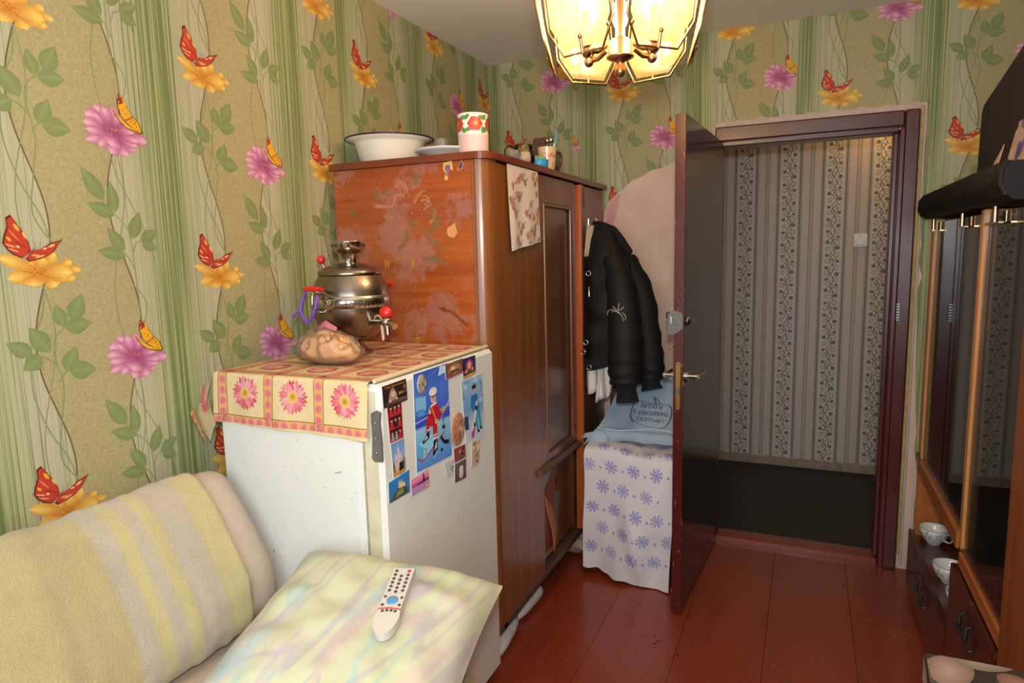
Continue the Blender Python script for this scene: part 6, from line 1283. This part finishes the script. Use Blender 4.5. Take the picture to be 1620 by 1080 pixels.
# cups in the niche
def cup(x, y, lb, a0):
    z0 = .2506; t = thing('teacup', lb, 'cup', (x, y, z0), 'white cups in the niche')
    mb = MB(); mb.lathe([(.0001, .0), (.026, .0), (.026, .004), (.030, .008), (.046, .028), (.054, .052), (.056, .068), (.0545, .068), (.052, .052), (.044, .030), (.0001, .010)], (x, y, z0), 30, col=(226, 222, 220))
    pr = Print(); rnd = random.Random(4)
    for k in range(26): pr.disc((-.9 + 1.8 * rnd.random(), .030 + .028 * rnd.random()), .06, .0042, mixc((60, 140, 80), (110, 176, 120), rnd.random()), n=6, a=rnd.random() * .4)
    def cs2(u, v, h): r = (.046 + (v - .028) / .024 * .008 if v < .052 else .054 + (v - .052) / .016 * .002) + h; return (x + r * math.cos(a0 + u), y + r * math.sin(a0 + u), z0 + v)
    pr.clip(rect(-1, 1, .029, .064)).lay(mb, cs2, .0005, .00001); mb.tube([(x + .0555 * math.cos(2 * PI * i / 30), y + .0555 * math.sin(2 * PI * i / 30), z0 + .068) for i in range(30)], .0011, 5, closed=True, col=(120, 166, 120)); mb.build('body', mat('white_porcelain', (255, 255, 255), .15, vcol=True, var=0, coat=.4), t)
    mb = MB(); c_, s_ = math.cos(a0 + 1.25), math.sin(a0 + 1.25); g = lambda r, z: (x + c_ * r, y + s_ * r, z0 + z); mb.tube(smooth([g(.054, .058), g(.074, .058), g(.078, .042), (g(.066, .026)), g(.045, .026)], 5), .0036, 8); mb.build('handle', mat('white_porcelain_handle', (226, 222, 220), .15, var=0, coat=.4), t)
cup(2.146, -.262, 'white cup with green leaves at the far end of the niche', -2.0); cup(2.142, -.62, 'white cup with green leaves in the middle of the niche', -2.2); cup(2.15, -.83, 'white cup mostly hidden at the near end of the niche', -1.9)
# black jug behind the near pane
t = thing('black_jug', 'glossy black ceramic jug with a round stopper behind the cabinet glass', 'jug', (2.176, -1.135, .5656)); M_blk = mat('black_glaze', (14, 14, 15), .08, var=0, coat=.5)
JB = (2.176, -1.135, .5656)
mb = MB(); mb.lathe([(.0001, 0), (.050, 0), (.052, .006), (.042, .016), (.056, .05), (.070, .10), (.068, .14), (.050, .19), (.028, .225), (.020, .245), (.020, .265), (.028, .272), (.0001, .274)], JB, 30); mb.build('body', M_blk, t)
mb = MB(); mb.ball((JB[0], JB[1], JB[2] + .302), .036, 16); mb.build('stopper', M_blk, t)
mb = MB(); mb.tube(smooth([(JB[0] - .01, JB[1] - .02, JB[2] + .25), (JB[0] - .02, JB[1] - .065, JB[2] + .23), (JB[0] - .02, JB[1] - .085, JB[2] + .17), (JB[0] - .01, JB[1] - .066, JB[2] + .12)], 5), .007, 8); mb.build('handle', M_blk, t)
# dark carved board standing on the ledge and the cards before it
mb = MB(); ol = [(-.285, 1.6926), (-.305, 1.99), (-.33, 2.01), (-.90, 2.115), (-1.42, 2.115), (-1.42, 1.6926)]
mb.prism(ol, lambda u, v, h: (h, u, v), 2.205, 2.235); bo = tag(mb.build('carved_board', mat('dark_fibrous_wood', (50, 36, 30), .75, var=.6, vs=16, vstretch=(1, 1, .15), bump=.8, bs=40), origin=(2.22, -.85, 1.6926)), 'dark brown board with slanted corner standing on the black ledge', 'board')
def card(name, lb, cat, y0_, y1_, z1_, x0_, lean, cols, cut=None):
    m = MB(); q = cut or [(0, 0), (1, 0), (1, 1), (0, 1)]
    f = lambda u, v, h: (x0_ + lean * v + h, y0_ + (y1_ - y0_) * u, 1.6928 + (z1_ - 1.6928) * v)
    m.prism(q, f, 0, .0016, col=cols[0]); p = Print(); rnd = random.Random(len(lb))
    for k in range(12 if len(cols) > 1 else 0): p.disc((.1 + .8 * rnd.random(), .1 + .8 * rnd.random()), .12, .08, rnd.choice(cols), n=8, a=rnd.random() * 3)
    p.clip(rect(.05, .95, .03, .8)).lay(m, f, -.0004, -.00002); tag(m.build(name, M_photo, origin=(x0_, (y0_ + y1_) / 2, 1.6928)), lb, cat)
card('torn_card', 'torn beige card leaning on the board', 'card', -1.14, -1.06, 1.775, 2.085, .03, [(206, 168, 134)], [(0, 0), (1, 0), (.9, .3), (.75, 1), (.35, .55)])
card('grey_card', 'tall dark grey card with a white edge behind the torn beige card', 'card', -1.20, -1.13, 1.85, 2.13, .04, [(84, 84, 96)])
card('picture_card', 'pointed blue and beige picture card on the ledge', 'card', -1.36, -1.17, 1.85, 2.10, .03, [(190, 160, 140), (60, 80, 150), (110, 70, 130), (200, 180, 160), (50, 60, 120)], [(0, 0), (1, 0), (1, .65), (.45, 1), (0, .8)])
card('pink_card', 'pink card at the near end of the black ledge', 'card', -1.45, -1.37, 1.82, 2.09, .02, [(206, 150, 150), (220, 190, 180), (110, 140, 190)])
# small table with a pebble oilcloth at the right edge
TX0, TX1, TY0, TY1_, TZt = 1.850, 2.46, -2.705, -2.03, .737
tb = thing('table', 'small table at the lower right corner under the pebble cloth', 'table', (2.16, -2.38, 0))
mb = MB(); mb.box(TX0, TX1, TY0, TY1_, TZt - .025, TZt, .003); mb.build('tabletop', M_oak, tb)
for x in (TX0 + .04, TX1 - .04):
    for y in (TY0 + .04, TY1_ - .04): mb = MB(); mb.box(x - .018, x + .018, y - .018, y + .018, 0, TZt - .026, .002); mb.build('leg', M_oak, tb)
pr = Print(); rnd = random.Random(41); PC = [(150, 104, 84), (130, 112, 96), (92, 82, 76), (160, 130, 114), (116, 78, 62), (150, 134, 116), (76, 70, 66), (150, 108, 116), (176, 176, 166)]
pos = []
for k in range(900):
    u, v = -.06 + .72 * rnd.random(), -.10 + .80 * rnd.random(); r = .034 + .026 * rnd.random()
    if all(math.hypot(u - a, v - b_) > (r + c) * .78 for a, b_, c in pos): pos.append((u, v, r))
for u, v, r in pos: c = rnd.choice(PC); pr.disc((u, v), r * 1.1, r * .72, mixc(c, (255, 250, 240), .15), mixc(c, (40, 30, 26), .25), 18, rnd.random() * 3)
# sheet folds down at the left (u<0) and the far (v>.67) edge
def peb(u, v, h=0):
    q = Vector((TX0 - .003 + max(0, u), TY0 + min(v, .678), TZt + .0035)); n = Vector((0, 0, 1))
    if u < 0: q.z += u; q.x -= .0; n = Vector((-1, 0, 0))
    if v > .678: q.z -= v - .678; n = Vector((0, 1, 0)) if u >= 0 else Vector((-.7, .7, 0))
    return q + n * h
mb = MB(); DKp = (52, 44, 40)
for a, b_, c, d in ((0, .60, 0, .678), (-.055, 0, 0, .678), (0, .60, .678, .73)): mb.add([peb(a, c), peb(b_, c), peb(b_, d), peb(a, d)], [(0, 1, 2, 3)], DKp); pr.clip(rect(a, b_, c, d)).lay(mb, peb, .0006, .00001)
mb.add([peb(-.055, .678), peb(0, .678), peb(0, .73)], [(0, 1, 2)], (96, 74, 60))
tag(mb.build('pebble_cloth', mat('pebble_oilcloth', (255, 255, 255), .5, vcol=True, var=.12, vs=30), origin=(2.16, -2.38, TZt)), 'oilcloth printed with brown and grey pebbles at the lower right', 'tablecloth')
